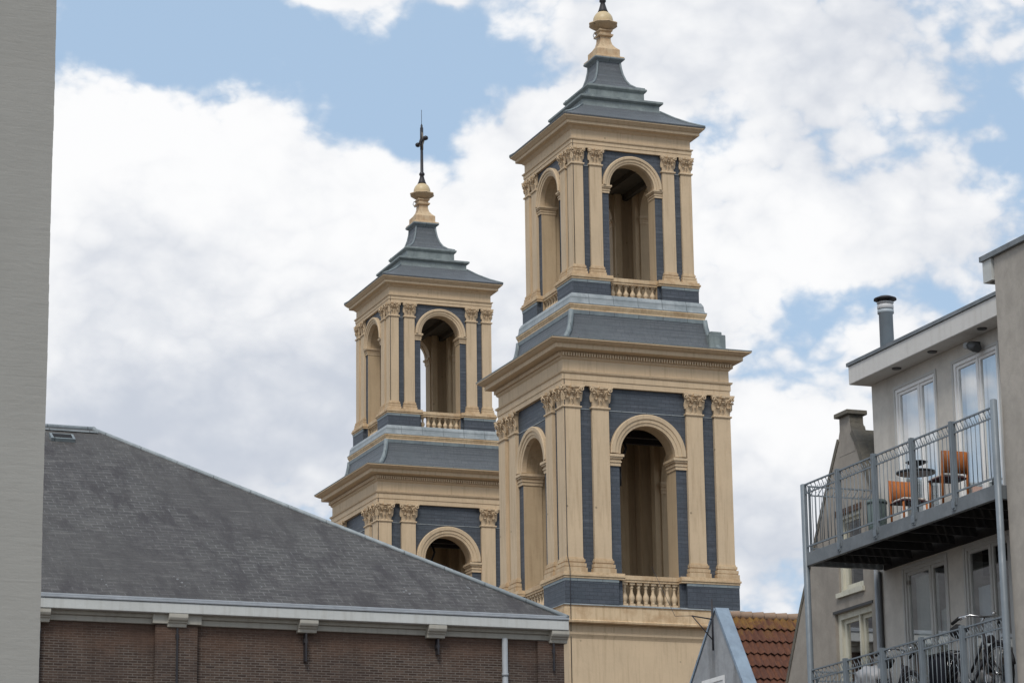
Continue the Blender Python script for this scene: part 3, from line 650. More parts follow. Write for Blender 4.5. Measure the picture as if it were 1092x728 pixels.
for f in ((V[1], V[0], Rr, Rl), (V[0], V[3], Rr), (V[3], V[2], Rl, Rr), (V[2], V[1], Rl), (V[0], V[1], V[2], V[3])): b._f(list(f))
b.build('roof', 'slate_roof_grey', hall)
b = MB(); b.tube([(-17.7, 8.47, ze + rise), (-8.43, 8.47, ze + rise)], .06, 8); b.box(-17.7, -8.35, 8.2, 8.7, ze + rise - .14, ze + rise - .10)
b.build('ridge_cap', 'lead_pale', hall)
b = MB(); b.tube([(-8.43, 8.47, ze + rise), (.02, .03, ze + .03)], .05, 8); b.build('hip_cap', 'lead_pale', hall)
b = MB(); b.tube([(-8.43, 8.47, ze + rise), (.02, 16.9, ze + .03)], .085, 8); b.build('hip_cap', 'lead_pale', hall)
b = MB(); b.tube([(-1.38, .2, 10.0), (-1.38, .2, .1)], .062, 10); 
for z in (9.2, 7.2, 5.2): b.lathe([(.075, z), (.075, z + .06)], 10, 0, -1.38, .2)
b.build('downpipe_or_shade_strip', 'zinc', hall)
for x, z0_, z1_ in ((-8.53, 6.5, 9.92), (-5.80, 9.35, 9.93), (-.28, 9.35, 9.93), (-2.9, 9.6, 9.93), (-11.35, 8.4, 9.92)):
    b = MB(); b.box(x - .018, x + .018, .14, .178 if x in (-8.53, -.28) else .285, z0_, z1_); b.box(x - .035, x + .035, .15, .178 if x in (-8.53, -.28) else .285, z1_ - .2, z1_ - .12)
    b.build('wall_anchor', 'dark_iron', hall)
tl = math.tan(R(32.2))
for x, yy in ((-9.9, .75), (-8.3, .85), (-6.6, .85), (-3.35, .9), (-1.85, .9)):
    b = MB()
    for j in range(5):
        xx = x + random.uniform(-.08, .08); y_ = yy + random.uniform(-.25, .35); z_ = ze + (y_ - .03) * rise / 8.44
        q_ = random.uniform(.4, 1); b.box(xx, xx + .045 * q_, y_, y_ + .02, z_, z_ + .03 * q_)
    b.build('roof_hook', 'wire_galv', hall)
b = MB(); z_ = ze + 7.5 * rise / 8.44; M = Matrix.Translation((-9.3, 7.75, z_ + .19)) @ Matrix.Rotation(R(32.2), 4, 'X')
b.box(-.28, .28, -.16, .16, -.06, .04, 0, M); b.box(-.22, .22, -.11, .11, .041, .05, 1, M)
b.build('skylight', ['lead', 'room_dark'], hall)

# ------------------------------------------------------------------ near pale wall on the left
nb_ = thing('painted_brick_building', (0, 20, 0), 0, 'tall windowless greenish grey painted brick building filling the left edge', 'building')
b = MB(); zs = [i * .066 for i in range(0, 155)]
fr_, bk_ = [], []
edge = []
for z in zs:
    e_ = 4.018 + .002 * math.sin(z * 3.1) + random.uniform(-.0012, .0012); edge += [(e_, z), (e_ + random.uniform(-.0008, .0008), z + .05)]
edge += [(4.018, 10.22)]
b.plate([(-1, 0)] + [(x_, z_) for x_, z_ in edge] + [(-1, 10.22)], [], 0, 4, lambda a_, c_, d: (a_, d, c_))
b.build('wall', 'painted_brick', nb_)
MB().box(-1.1, 4.08, -.08, 4.1, 10.23, 10.35).build('roof_edge', 'lead', nb_)

# ------------------------------------------------------------------ windows
def window_x(parent, X, y0, y1, z0, z1, mull, fmat, back, name='window', rec=.10, fw_=.07, sash=.055, inner=None):
    """window in a wall whose outer face is the plane x=X looking to -x. y0<y1. mull = list of y. back = list of curtain specs per light"""
    f = MB(); xa, xb = X + rec - min(.06, rec + .005), X + rec + .05
    f.box(xa, xb, y0, y0 + fw_, z0, z1); f.box(xa, xb, y1 - fw_, y1, z0, z1); f.box(xa, xb, y0 + fw_, y1 - fw_, z1 - fw_, z1); f.box(xa, xb, y0 + fw_, y1 - fw_, z0, z0 + fw_ * .8)
    edges = [y0 + fw_] + list(mull) + [y1 - fw_]
    for m_ in mull: f.box(xa + .01, xb, m_ - .02, m_ + .02, z0 + fw_ * .8, z1 - fw_)
    fo = f.build(name, fmat, parent)
    cells = []
    for i in range(len(edges) - 1):
        a_, c_ = edges[i] + (.02 if i else 0), edges[i + 1] - (.02 if i < len(edges) - 2 else 0)
        s2 = MB(); za, zb_ = z0 + fw_ * .8, z1 - fw_; x1_, x2_ = X + rec, X + rec + .045
        s2.box(x1_, x2_, a_, a_ + sash, za, zb_); s2.box(x1_, x2_, c_ - sash, c_, za, zb_); s2.box(x1_, x2_, a_ + sash, c_ - sash, zb_ - sash, zb_); s2.box(x1_, x2_, a_ + sash, c_ - sash, za, za + sash * 1.4)
        s2.build('sash', fmat, fo)
        p_ = MB(); p_._f([p_.v(X + rec + .022, a_ + sash, za + sash * 1.4), p_.v(X + rec + .022, c_ - sash, za + sash * 1.4), p_.v(X + rec + .022, c_ - sash, zb_ - sash), p_.v(X + rec + .022, a_ + sash, zb_ - sash)])
        p_.build('pane', 'glass', fo, recalc=False)
        sp_ = back[i] if back else None
        if sp_:
            mat_, f0, f1 = sp_
            c2 = MB(); n = 24; zA, zB = za + (zb_ - za) * f0, za + (zb_ - za) * f1
            vs1 = []
            for j in range(n + 1):
                yy = a_ + (c_ - a_) * j / n; xx = X + rec + .14 + .018 * math.sin(j * 1.9) + .01 * math.sin(j * .7)
                vs1.append((c2.v(xx, yy, zA), c2.v(xx, yy, zB)))
            for p1, p2 in zip(vs1, vs1[1:]): c2._f([p1[0], p2[0], p2[1], p1[1]], 0, True)
            c2.build('curtain', mat_, fo, recalc=False)
    return fo
rect = lambda y0, y1, z0, z1: [(y0, z0), (y1, z0), (y1, z1), (y0, z1)]
PX = lambda X: (lambda a_, c_, d: (d, a_, c_))

# ------------------------------------------------------------------ apartment building with balconies
apt = thing('apartment_building', (0, 0, 0), 0, 'grey rendered flat roofed block behind the steel balconies, with pale double doors', 'building')
XF = 21.75
doors = [(38.03, 39.33, 9.24, 11.83, 38.58), (36.10, 37.44, 9.24, 11.83, 36.73), (37.98, 39.33, 6.28, 8.89, 38.51), (36.08, 37.39, 6.28, 8.92, 36.66)]
b = MB(); b.plate([(34.0, 0), (40.13, 0), (40.13, 12.09), (34.0, 12.09)], [rect(*d[:4]) for d in doors], XF, XF + .3, PX(0))
b.box(XF + .3, 30, 40.0, 40.13, 0, 12.09); b.box(29.8, 30, 34.0, 40.0, 0, 12.09)
b.build('wall', 'grey_render_light', apt)
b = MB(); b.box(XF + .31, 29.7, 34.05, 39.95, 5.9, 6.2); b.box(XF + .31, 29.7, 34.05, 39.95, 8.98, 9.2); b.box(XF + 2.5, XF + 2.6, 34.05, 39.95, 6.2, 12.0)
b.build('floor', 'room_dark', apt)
for i, (y0, y1, z0, z1, m_) in enumerate(doors):
    backs = [[('curtain', 0, 1), ('curtain', 0, 1)], [('curtain', 0, 1), ('curtain', 0, 1)], [('curtain_dim', 0, .72), ('curtain_dim', 0, .97)], [None, ('blind_blue', .42, .78)]][i]
    window_x(apt, XF, y0, y1, z0, z1, [m_], 'window_grey' if i > 1 else 'white_frame', backs, 'balcony_door', rec=.02, fw_=.055, sash=.05)
    tr_ = MB(); e = .05
    tr_.box(XF - .02, XF + .03, y0 - e, y0 - .001, z0, z1 + e); tr_.box(XF - .02, XF + .03, y1 + .001, y1 + e, z0, z1 + e); tr_.box(XF - .02, XF + .03, y0, y1, z1 + .001, z1 + e)
    tr_.build('door_surround', 'window_grey', apt)
b = MB(); b.box(21.38, 30.2, 34.02, 40.22, 12.093, 12.40)
rf = b.build('roof', 'fascia_grey', apt, bevel=.01)
MB().box(21.355, 30.25, 34.02, 40.245, 12.402, 12.46).build('roof_trim', 'steel_beam', rf)
# flue on the roof, with rain cap
fx_, fy_ = 21.75, 39.53
fl = MB().lathe([(.118, 12.41), (.115, 13.16), (.135, 13.165), (.135, 13.22), (.112, 13.225), (.112, 13.235)], 20, 0, fx_, fy_).build('flue_pipe', 'flue_metal', rf)
b = MB(); b.lathe([(.125, 13.236), (.135, 13.245), (.135, 13.30), (.125, 13.31), (.10, 13.312), (.10, 13.335), (.14, 13.337), (.14, 13.35)], 20, 0, fx_, fy_); b.build('flue_collar', 'white_plastic', fl)
b = MB()
for q in range(3):
    a_ = q * 2.1 + .6; b.box(fx_ + .11 * math.cos(a_) - .012, fx_ + .11 * math.cos(a_) + .012, fy_ + .11 * math.sin(a_) - .012, fy_ + .11 * math.sin(a_) + .012, 13.35, 13.42)
b.lathe([(.19, 13.395), (.185, 13.42), (.10, 13.455), (0, 13.47)], 20, 0, fx_, fy_); b.build('rain_cap', 'dark_iron', fl)
# spots in the soffit
for y in (38.91, 37.74, 36.2):
    MB().lathe([(.075, 12.075), (.08, 12.092)], 14, 0, 21.56, y).build('soffit_vent', 'lamp_dark', rf)

# projecting block on the right
blk = thing('rendered_side_building', (0, 0, 0), 0, 'tall plain grey rendered wall with thin metal roof edge at the right margin', 'building')
b = MB(); b.box(20.5, 30, 22, 33.99, 0, 12.52); b.build('wall', 'grey_render', blk)
MB().box(20.44, 30.1, 21.9, 34.30, 12.523, 12.60).build('roof_trim', 'steel_beam', blk)
b = MB(); b.box(20.47, 20.53, 34.02, 34.26, 12.20, 12.52); b.box(20.53, 21.6, 34.20, 34.26, 12.20, 12.52); b.box(20.53, 21.6, 33.995, 34.19, 12.42, 12.52)
b.build('fascia_return', 'white_paint', blk)

# wall lamp under the eave
lm = thing('outdoor_lamp', (21.62, 36.62, 11.93), 0, 'small dark round lamp fixed under the eave above the right balcony door', 'lamp')
MB().box(-.03, .13, -.03, .03, -.02, .06).build('arm', 'lamp_dark', lm)
b = MB(); b.tube([(-.02, .02, .0), (-.02, -.10, -.05), (-.02, -.19, -.09)], [.07, .08, .07], 14); b.build('housing', 'lamp_dark', lm)
b = MB(); b.tube([(-.075, .05, .0), (-.09, .03, .0)], .05, 14); b.build('lens', 'lamp_glass', lm)

# ------------------------------------------------------------------ steel balcony frame
bal = thing('steel_balcony', (0, 0, 0), 0, 'two storey blue grey steel balcony on round posts with barred railings', 'balcony')
XR, YL, YR = 20.38, 40.04, 34.02
zt_ = 10.31
for y, zz in ((YL, 10.33), (YR, 10.42)):
    b = MB(); b.lathe([(.052, 0), (.052, zz), (.03, zz + .012), (0, zz + .015)], 16, 0, XR - .0, y); b.build('post', 'steel_grey', bal)
def deck(z0, z1):
    b = MB(); b.box(XR - .02, XR + .05, YR + .055, YL - .055, z0, z1); b.box(XR + .05, XF - .03, YL - .09, YL - .02, z0, z1 - .01); b.box(XR + .05, XF - .03, YR + .02, YR + .09, z0, z1 - .01)
    for y in [YR + 1.204 * i for i in range(1, 5)]:
        b.box(XR - .028, XR - .021, y - .09, y + .09, z1 - .10, z1 + .02)
        for dy in (-.05, .05): b.lathe([(.012, 0), (.012, .01)], 6, 0, 0, 0) if False else None
    b.build('edge_beam', 'steel_beam', bal, bevel=.006)
    b = MB(); n = 9
    for i in range(n): 
        x = XR + .06 + (XF - .05 - XR - .06) * i / n; b.box(x, x + .12, YR + .095, YL - .095, z1 - .045, z1 - .02)
    b.box(XF - .034, XF - .004, YR + .02, YL - .1, z0 - .02, z1 - .03)
    for i in range(9):
        y = YR + .2 + i * .68; b.box(XR + .055, XF - .035, y, y + .05, z0 + .03, z1 - .047)
    b.build('deck', 'deck_under', bal)
deck(9.0, 9.21); deck(6.04, 6.25)
def panel_mesh(L):
    """railing panel of length L along +y, origin at its lower right end at deck height"""
    b = MB(); zt2, zm, zb = 1.10, .965, .10
    for a_, c_ in ((0, .028), (L - .028, L)): b.box(-.02, .02, a_, c_, -.14 if True else 0, zt2 - .001)
    b.box(-.016, .016, 0, L, zt2, zt2 + .022); b.box(-.01, .01, .029, L - .029, zm - .01, zm + .01); b.box(-.012, .012, .029, L - .029, zb - .012, zb + .012)
    n = max(3, int(round(L / .118)))
    for i in range(1, n):
        y = L * i / n; b.tube([(0, y, zb + .013), (0, y, zm - .011)], .0065, 6)
    m_ = max(3, int(L / .135))
    for i in range(m_):
        y = .04 + (L - .08) * i / m_; d = (L - .08) / m_
        b.tube([(0, y, zm + .011), (0, y + d * .62, zt2 - .002)], .008, 5); b.tube([(0, y + d * .62, zm + .011), (0, y + d * .80, (zm + zt2) / 2)], .006, 5)
    return b
pm = None; sm_ = None
for lev, z in enumerate((9.21, 6.22)):
    for i in range(5):
        y = YR + 1.204 * i + .045; L = 1.12
        if pm is None: pm = panel_mesh(L).build('railing_panel', 'steel_grey', bal, loc=(XR, y, z))
        else: inst(pm, bal, (XR, y, z))
    for i in range(1, 5):
        y = YR + 1.204 * i + .002
        if sm_ is None:
            b = MB(); b.box(-.045, .03, -.034, -.014, -.17, 1.15); b.box(-.045, .03, .008, .028, -.17, 1.15); b.box(-.02, .01, -.013, .007, -.15, 1.10); b.box(-.052, -.046, -.05, .04, -.14, -.03)
            sm_ = b.build('railing_post', 'steel_grey', bal, loc=(XR, y, z), bevel=.003)
        else: inst(sm_, bal, (XR, y, z))
    e = panel_mesh(1.24).build('end_railing', 'steel_grey', bal, loc=(XR + .07, YL - .03, z - .02), rotz=-math.pi / 2)

# ------------------------------------------------------------------ things on the upper balcony
def chair(loc, rz, label):
    t_ = thing('chair', loc, rz, label, 'chair', 'orange wooden chairs on the upper balcony'); t_.scale = (1.05, 1.0, 1.0)
    for sg in (-1, 1):
        b = MB(); b.tube([(sg * .20, .19, 0), (sg * .20, .20, .45), (sg * .20, .235, .82)], .017, 6); b.build('leg', 'orange_wood', t_)
        b = MB(); b.tube([(sg * .20, -.20, 0), (sg * .19, -.185, .44)], .017, 6); b.build('leg', 'orange_wood', t_)
    b = MB(); b.box(-.22, .22, -.21, .21, .435, .455); b.build('seat', 'maroon', t_, bevel=.008)
    b = MB(); b.box(-.19, .19, -.19, .15, .456, .50); b.build('cushion', 'cushion', t_, bevel=.018)
    b = MB(); n = 8
    P = [[(-.215 + .43 * i / n, .205 + .03 * s2 + .018 * math.cos((i / n - .5) * math.pi) + .012 * d_, .50 + .33 * s2) for i in range(n + 1)] for d_ in (0, 1) for s2 in (0, .5, 1)]
    Vv = [[b.v(*q) for q in r_] for r_ in P]
    for k_ in (0, 1):
        for r_ in range(2):
            for i in range(n): b._f([Vv[k_ * 3 + r_][i], Vv[k_ * 3 + r_][i + 1], Vv[k_ * 3 + r_ + 1][i + 1], Vv[k_ * 3 + r_ + 1][i]], 0, True)
    for i in range(n):
        b._f([Vv[0][i], Vv[0][i + 1], Vv[3][i + 1], Vv[3][i]]); b._f([Vv[2][i], Vv[2][i + 1], Vv[5][i + 1], Vv[5][i]])
    for j in (0, n):
        for r_ in range(2): b._f([Vv[r_][j], Vv[r_ + 1][j], Vv[4 + r_][j], Vv[3 + r_][j]])
    b.build('backrest', 'orange_wood', t_)
    return t_
chair((21.05, 37.80, 9.215), 0, 'orange wooden chair on the upper balcony left of the round table')
chair((20.72, 36.00, 9.215), math.pi, 'orange wooden chair on the upper balcony right of the round table')
tb = thing('round_table', (20.68, 36.88, 9.215), 0, 'small black round table between the two orange chairs', 'table'); tb.scale = (1.0, 1.0, 1.0)
MB().lathe([(.28, .70), (.30, .71), (.30, .735), (.28, .74)], 28).build('tabletop', 'table_black', tb)
b = MB(); b.lathe([(.03, .02), (.022, .1), (.022, .70)], 10); b.lathe([(.20, 0), (.19, .018), (.03, .03)], 20); b.build('pedestal', 'table_black', tb)
bo = thing('bowl', (20.72, 36.92, 9.957), 0, 'dark shallow bowl standing on the round table', 'bowl')
b = MB(); b.lathe([(.05, 0), (.045, .03), (.02, .05), (.02, .09), (.10, .11), (.165, .145), (.17, .155), (.155, .155), (.09, .125), (0, .115)], 24); b.build('dish', 'table_black', bo)
bn = thing('storage_bin', (20.62, 38.05, 9.215), 0, 'grey green round bin behind the railing left of the orange chairs', 'bin')
MB().lathe([(.13, 0), (.145, .05), (.155, .45)], 20).build('body', 'bin_green', bn)
MB().lathe([(.165, .451), (.165, .48), (.14, .51), (0, .53)], 20).build('lid', 'bin_green', bn)

# ------------------------------------------------------------------ bicycles on the lower balcony
def bicycle(loc, rz, label, turn, sc=1.0):
    """front towards -y"""
    t_ = thing('bicycle', loc, rz, label, 'bicycle', 'bicycles parked on the lower balcony'); t_.scale = (sc, sc, sc)
    def wheel(y, name, ang=0):
        w_ = bpy.data.objects.new(name, None)
        b = MB(); n = 36
        b.tube([(0, .345 * math.cos(2 * math.pi * i / n), .345 * math.sin(2 * math.pi * i / n)) for i in range(n)], .019, 6, closed=True)
        ty = b.build('wheel', 'rubber', t_, loc=(0, y, .365), rotz=ang)
        b = MB(); b.tube([(0, .322 * math.cos(2 * math.pi * i / n), .322 * math.sin(2 * math.pi * i / n)) for i in range(n)], .011, 5, closed=True)
        for i in range(20):
            a_ = 2 * math.pi * i / 20; b.tube([(.02 if i % 2 else -.02, .02 * math.cos(a_), .02 * math.sin(a_)), (0, .32 * math.cos(a_ + .15), .32 * math.sin(a_ + .15))], .0022, 3)
        b.tube([(-.05, 0, 0), (.05, 0, 0)], .022, 8); b.build('rim', 'chrome', ty)
        b = MB(); b.tube([(0, .385 * math.cos(R(a_)), .385 * math.sin(R(a_))) for a_ in range(20, 171, 10)], .022, 5); b.build('mudguard', 'dark_iron', ty)
    bpy.data.objects
    wheel(-.58, 'w', turn * .5); wheel(.55, 'w')
    b = MB(); hd0, hd1 = (0, -.36, .62), (0, -.30, .88)
    b.tube([(0, -.355, .64), (0, -.02, .30), (0, .05, .30)], .019, 7); b.tube([(0, -.31, .82), (0, .0, .45)], .017, 7)
    b.tube([(0, .05, .29), (0, .20, .85)], .017, 7); b.tube([hd0, hd1], .022, 7)
    for sg in (-1, 1):
        b.tube([(0, .06, .30), (sg * .05, .55, .365)], .011, 5); b.tube([(0, .17, .76), (sg * .05, .55, .365)], .010, 5)
    b.box(-.03, .05, .05, .52, .27, .36)
    b.build('frame', 'dark_iron', t_)
    b = MB()
    for sg in (-1, 1): b.tube([(sg * .05, -.37, .66), (sg * .055, -.44, .50), (sg * .05, -.58, .365)], .013, 6)
    b.box(-.06, .06, -.385, -.35, .64, .68); b.build('fork', 'dark_iron', t_)
    b = MB(); ct, st = math.cos(turn), math.sin(turn)
    def H(x, y, z): return (x * ct - y * st, -.29 + x * st + y * ct, z)
    b.tube([(0, -.295, .86), H(0, 0, 1.03), H(0, -.06, 1.07)], .014, 7)
    b.tube([H(-.30, .20, 1.03), H(-.27, .06, 1.08), H(-.18, -.05, 1.10), H(0, -.07, 1.08), H(.18, -.05, 1.10), H(.27, .06, 1.08), H(.30, .20, 1.03)], .0125, 7)
    hb = b.build('handlebar', 'chrome', t_)
    b = MB()
    for sg in (-1, 1): b.tube([H(sg * .273, .07, 1.078), H(sg * .305, .215, 1.027)], .021, 8)
    b.build('grip', 'rubber', hb)
    b = MB()
    for sg in (-1, 1): b.tube([H(sg * .2, -.03, 1.095), H(sg * .25, -.04, 1.07), H(sg * .27, .05, 1.05)], .007, 5)
    b.tube([H(.14, -.05, 1.12), H(.14, -.05, 1.14)], .03, 10); b.build('brake_lever', 'chrome', hb)
    b = MB(); b.tube([(0, -.40, .80), (0, -.47, .80)], .05, 12); b.box(-.01, .01, -.41, -.33, .79, .81); b.build('headlamp', 'dark_iron', t_)
    b = MB(); b.tube([(0, .20, .84), (0, .225, .95)], .013, 6); b.build('seat_post', 'chrome', t_)
    b = MB(); b.tube([(0, .03, .985), (0, .12, .985), (0, .24, .985), (0, .33, .99)], [.025, .05, .095, .07], 10); b.build('saddle', 'rubber', t_)
    b = MB(); 
    for sg in (-1, 1): b.tube([(sg * .07, .30, .755), (sg * .07, .82, .755)], .008, 5); b.tube([(sg * .06, .56, .37), (sg * .07, .70, .755)], .007, 5)
    for y in (.33, .5, .66, .8): b.tube([(-.07, y, .755), (.07, y, .755)], .007, 5)
    b.build('luggage_rack', 'dark_iron', t_)
    b = MB(); b.lathe([(.10, -.006), (.10, .006)], 16); M = Matrix.Rotation(math.pi / 2, 4, 'Y')
    for v_ in b.bm.verts: v_.co = M @ v_.co + Vector((-.055, .05, .30))
    b.tube([(-.065, .05, .30), (-.09, .17, .25)], .01, 5); b.box(-.17, -.09, .12, .21, .235, .255); b.build('crank', 'chrome', t_)
    return t_
bicycle((20.72, 35.62, 6.23), R(4), 'dark bicycle with upright chrome handlebar at the right end of the lower balcony', R(-10), 1.18)
bicycle((20.85, 38.15, 6.23), R(-6), 'dark bicycle half hidden behind the railing at the left of the lower balcony', R(15), 1.05)
# double pannier / coat on the rear rack
pn = thing('pannier_bag', (20.72, 36.42, 6.60), R(4), 'limp black double bag hung over the rear rack of the right hand bicycle', 'bag')
b = MB()
for sg in (-1, 1):
    Gd = []
    for j in range(7):
        row = []
        for i in range(7):
            t1_, t2_ = i / 6, j / 6; row.append((sg * (.10 + .07 * math.sin(math.pi * t2_) * (math.sin(math.pi * t1_) ** .5 if 0 < t1_ < 1 else 0) + random.uniform(0, .02)), -.2 + .42 * t1_ + random.uniform(-.012, .012), .50 - .52 * t2_ + random.uniform(-.015, .015)))
        Gd.append([b.v(*q) for q in row])
    In = [[b.v(sg * .085, v_.co.y, v_.co.z) for v_ in row] for row in Gd]
    for A_ in (Gd, In):
        for j in range(6):
            for i in range(6): b._f([A_[j][i], A_[j][i + 1], A_[j + 1][i + 1], A_[j + 1][i]], 0, True)
    for i in range(6): b._f([Gd[0][i], Gd[0][i + 1], In[0][i + 1], In[0][i]]); b._f([Gd[6][i], Gd[6][i + 1], In[6][i + 1], In[6][i]])
    for j in range(6): b._f([Gd[j][0], Gd[j + 1][0], In[j + 1][0], In[j][0]]); b._f([Gd[j][6], Gd[j + 1][6], In[j + 1][6], In[j][6]])
b.build('pouch', 'black_cloth', pn)
MB().box(-.12, .12, -.17, .19, .495, .515).build('flap', 'black_cloth', pn, bevel=.006)
# crumpled white bag at the left end
wb = MB(); bmesh.ops.create_icosphere(wb.bm, subdivisions=3, radius=.2)
for v_ in wb.bm.verts:
    n_ = v_.co.normalized(); k_ = 1 + .22 * math.sin(9 * n_.x + 4 * n_.z) * math.cos(7 * n_.y + 3 * n_.x) + random.uniform(-.05, .05)
    v_.co = Vector((n_.x * .17 * k_, n_.y * .34 * k_, max(-.16, n_.z * .2 * k_)))
for f in wb.bm.faces: f.smooth = True
o_ = wb.build('plastic_bag', 'bag_plastic', loc=(20.85, 38.98, 7.08))
tag(o_, 'crumpled pale plastic bag seen through the left end of the lower railing', 'bag')
cr = thing('crate', (20.85, 38.98, 6.23), 0, 'grey stacked plastic box under the pale bag on the lower balcony', 'crate')
b = MB(); b.box(-.2, .2, -.3, .3, 0, .34); b.box(-.22, .22, -.32, .32, .30, .345); b.box(-.2, .2, -.3, .3, .346, .66); b.box(-.22, .22, -.32, .32, .62, .68); b.build('box', 'bin_green', cr, bevel=.01)

# ------------------------------------------------------------------ gabled house next to the block
gh = thing('gabled_house', (0, 0, 0), 0, 'grey rendered narrow house with steep gable, chimney on top and cream casement windows', 'house')
XG = 21.80
outer = [(40.16, 0), (40.16, 10.12), (40.42, 10.52), (40.62, 10.85), (40.84, 11.30), (40.99, 11.50), (41.03, 11.62), (41.38, 11.66), (41.47, 11.45), (41.56, 11.32), (42.2, 10.33), (43.12, 8.81), (43.75, 7.62), (44.4, 6.35), (44.4, 0)]
wins = [(40.80, 41.66, 8.87, 10.16, []), (40.56, 41.86, 6.75, 8.54, [41.12])]
b = MB(); b.plate(outer, [rect(*w_[:4]) for w_ in wins], XG, XG + .28, PX(0))
b.box(XG + .28, 30, 44.2, 44.4, 0, 6.3)
b.build('wall', 'grey_render_dark', gh)
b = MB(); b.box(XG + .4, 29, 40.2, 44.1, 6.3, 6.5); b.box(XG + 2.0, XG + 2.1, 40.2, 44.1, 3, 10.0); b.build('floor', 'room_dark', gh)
window_x(gh, XG, *wins[0], 'cream_window', [None], rec=.10, fw_=.06)
window_x(gh, XG, *wins[1], 'cream_window', [('curtain_dim', .0, .3), None], rec=.12, fw_=.10, sash=.07)
b = MB(); b.box(XG - .05, XG + .10, 40.76, 41.71, 8.79, 8.868); b.build('window_sill', 'cream_window', gh)
MB().box(XG - .015, XG + .02, 40.76, 41.70, 10.165, 10.26).build('lintel', 'brick_brown', gh)
MB().box(XG - .02, XG + .02, 40.5, 41.9, 8.545, 8.59).build('lintel', 'lamp_dark', gh)
# raised edge courses of the gable and the chimney
b = MB(); rp = [(40.16, 10.12), (40.42, 10.52), (40.62, 10.85), (40.84, 11.30), (40.99, 11.50)]
for (y0, z0), (y1, z1) in zip(rp, rp[1:]):
    b.plate([(y0 - .05, z0 + .03), (y1 - .05, z1 + .03), (y1 + .02, z1 - .04), (y0 + .02, z0 - .04)], [], XG - .02, XG + .40, PX(0))
lp = [(41.47, 11.45), (41.56, 11.32), (42.2, 10.33), (43.12, 8.81), (43.75, 7.62), (44.42, 6.33)]
for (y0, z0), (y1, z1) in zip(lp, lp[1:]):
    b.plate([(y0 + .03, z0 + .02), (y1 + .03, z1 + .02), (y1 - .03, z1 - .03), (y0 - .03, z0 - .03)], [], XG - .015, XG + .34, PX(0))
b.build('gable_coping', 'brick_chimney', gh)
b = MB(); P4 = [(XG - .02, 41.06), (XG + .24, 41.06), (XG + .24, 41.40), (XG - .02, 41.40)]
prof = [(.10, .16, 11.15), (.06, .10, 11.35), (.02, .03, 11.55), (0, 0, 11.66), (0, 0, 11.80)]
rings = []
for ex, ey, z in prof: rings.append([b.v(XG - .004, 41.03 - ey, z), b.v(XG + .25 + ex, 41.03 - ey, z), b.v(XG + .25 + ex, 41.40 + ey * .3, z), b.v(XG - .004, 41.40 + ey * .3, z)])
for a_, c_ in zip(rings, rings[1:]):
    for i in range(4): b._f([a_[i], a_[(i + 1) % 4], c_[(i + 1) % 4], c_[i]], 1 if i == 3 else 0)
b._f(rings[-1]); b._f(rings[0][::-1])
ch = b.build('chimney', ['brick_chimney', 'grey_render_dark'], gh)
MB().box(XG - .08, XG + .31, 40.98, 41.46, 11.802, 11.88).build('chimney_cap', 'brick_chimney', ch, bevel=.01)
b = MB()
A_ = [(40.16, 9.85), (41.15, 11.38), (44.4, 6.2), (44.4, 6.1), (41.15, 11.25), (40.16, 9.72)]
b.plate(A_, [], XG + .285, 30, PX(0)); b.tube([(XG + .29, 41.15, 11.40), (30, 41.15, 11.40)], .09, 8)
b.build('roof', 'tile_dark', gh)
b = MB(); b.tube([(XG - .06, 40.24, 9.5), (XG - .06, 40.24, .1)], .04, 8); b.build('downpipe_or_shade_strip', 'zinc', gh)
b = MB(); b.tube([(XF - .035, 40.08, 8.98), (XF - .035, 40.08, .1)], .03, 8); b.build('downpipe_or_shade_strip', 'lamp_dark', apt)  # dark tube standing in for the shadowed recess at the wall edge

# ------------------------------------------------------------------ tiled house with lead coped gable
th = thing('tiled_house', (0, 0, 0), 0, 'house with orange brown pantile roof and pale gable wall edged in blue grey lead', 'house')
XT = 32.78; ax, az_ = 70.0, 13.20; tf, tbk = 1.40, 1.06
fy0 = 66.6; by0 = 75.0
b = MB(); b.plate([(fy0, 0), (fy0, az_ - (ax - fy0) * tf), (ax, az_), (by0, az_ - (by0 - ax) * tbk), (by0, 0)], [rect(69.55, 71.05, 9.9, 11.36)], XT, XT + .3, PX(0))
b.box(XT + .3, 44, fy0 + .3, fy0 + .5, 0, 8.3); b.box(XT + .3, 44, by0 - .3, by0, 0, 7.7)
b.build('wall', 'gable_render', th)
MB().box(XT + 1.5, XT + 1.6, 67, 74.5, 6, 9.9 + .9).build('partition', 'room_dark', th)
window_x(th, XT, 69.55, 71.05, 9.9, 11.36, [70.3], 'white_frame', [None, None], rec=.02, fw_=.12, sash=.08)
b = MB(); ey = lambda y: az_ - (ax - y) * tf
L_ = math.hypot(ax - fy0, (ax - fy0) * tf); an = math.atan(tf)
def slab(y0, z0, y1, z1, x0, x1, t0, t1):
    d = Vector((0, y1 - y0, z1 - z0)).normalized(); n_ = Vector((0, -d.z, d.y)); 
    if n_.z < 0: n_ = -n_
    P_ = [(y0, z0, t0), (y1, z1, t0), (y1, z1, t1), (y0, z0, t1)]
    b.plate([(y + n_.y * t_, z + n_.z * t_) for y, z, t_ in P_], [], x0, x1, PX(0))
slab(fy0 - .1, ey(fy0 - .1), ax, az_, XT - .04, XT + .36, .0, .09)
slab(by0, az_ - (by0 - ax) * tbk, ax, az_, XT - .04, XT + .36, .0, .07)
b.build('gable_coping', 'lead_coping', th)
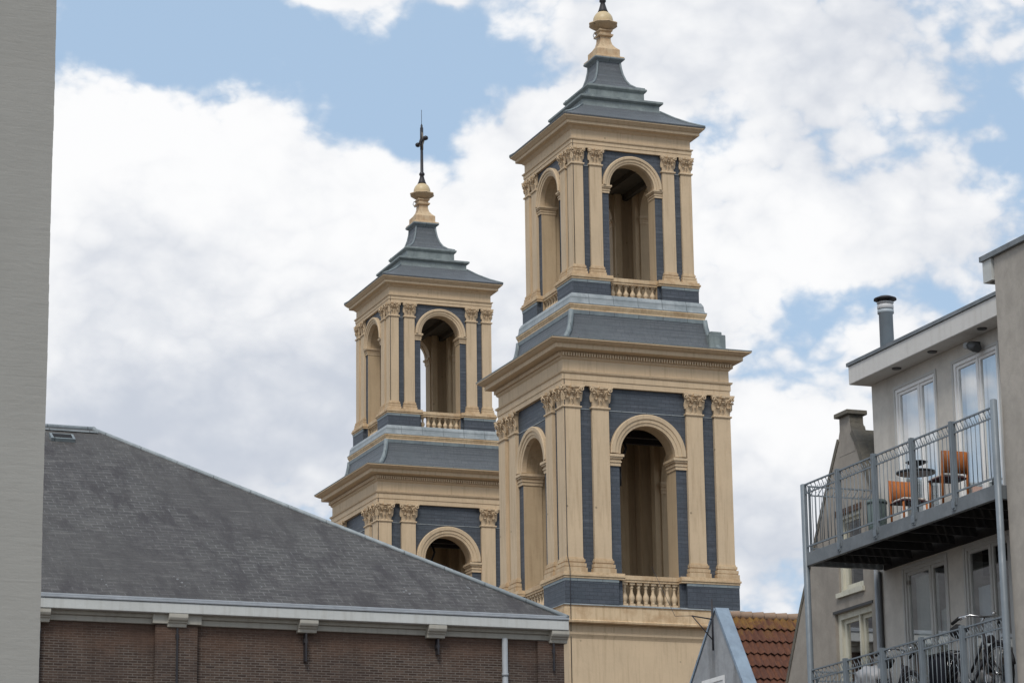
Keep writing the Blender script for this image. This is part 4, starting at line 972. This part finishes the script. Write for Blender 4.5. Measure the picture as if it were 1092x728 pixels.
# pantiles as a modelled surface
b = MB(); x0, x1 = XT + .34, 42.0; cw = .2; sub = 6; nx = int((x1 - x0) / cw) * sub
rl = .467; nr = 12; d = Vector((0, -math.cos(an), -math.sin(an))); nn = Vector((0, -math.sin(an), math.cos(an)))
o0 = Vector((0, ax - .05, az_ - .16))
def wave(i): 
    q = (i % sub) / sub; return .034 * math.sin(2 * math.pi * q) + .012 * math.sin(4 * math.pi * q)
for r_ in range(nr):
    rows = []
    jit = [random.uniform(-.006, .006) for _ in range(nx // sub + 2)]
    for s_, lift in ((0, 0.0), (.5, .028), (1.0, .058), (1.0, .02)):
        row = []
        for i in range(nx + 1):
            p_ = o0 + d * (rl * (r_ + s_ + (.05 if lift > .05 else 0)) + jit[i // sub]) + nn * (wave(i) + lift + jit[i // sub]); row.append(b.v(x0 + (x1 - x0) * i / nx, p_.y, p_.z))
        rows.append(row)
    for a_, c_ in zip(rows, rows[1:]):
        for i in range(nx): b._f([a_[i], a_[i + 1], c_[i + 1], c_[i]], 0, False)
b.build('roof_tiles', 'pantile', th, recalc=False)
b = MB(); q0 = o0 + nn * -.05; q1 = q0 + d * rl * nr
b._f([b.v(x0, q0.y, q0.z), b.v(x1, q0.y, q0.z), b.v(x1, q1.y, q1.z), b.v(x0, q1.y, q1.z)])
b._f([b.v(x0, ax, az_ - .2), b.v(x1, ax, az_ - .2), b.v(x1, by0, az_ - .2 - (by0 - ax) * tbk), b.v(x0, by0, az_ - .2 - (by0 - ax) * tbk)])
b.build('roof_board', 'lamp_dark', th)
b = MB()
for i in range(26):
    xa = x0 + .36 * i; b.tube([(xa, ax, az_ - .135), (xa + .34, ax, az_ - .12), (xa + .37, ax, az_ - .12)], [.105, .12, .125], 10)
b.build('ridge_tiles', 'ridge_tile', th)
mt = thing('flag_bracket', (XT - .10, 70.02, 12.08), 0, 'thin dark iron mast with angled stay fixed to the tip of the lead edged gable', 'bracket')
b = MB(); b.tube([(0, 0, 0), (0, 0, 1.42)], .028, 6); b.build('mast', 'dark_iron', mt)
b = MB(); b.tube([(0, 0, .86), (-.62, 0, .93)], .02, 5); b.tube([(-.60, 0, .92), (0, 0, .28)], .016, 5); b.build('stay', 'dark_iron', mt)
b = MB(); b.tube([(-.62, 0, .93), (-.85, .6, 1.0), (-.9, 2, 2.6)], .008, 4); b.build('cable', 'dark_iron', mt)
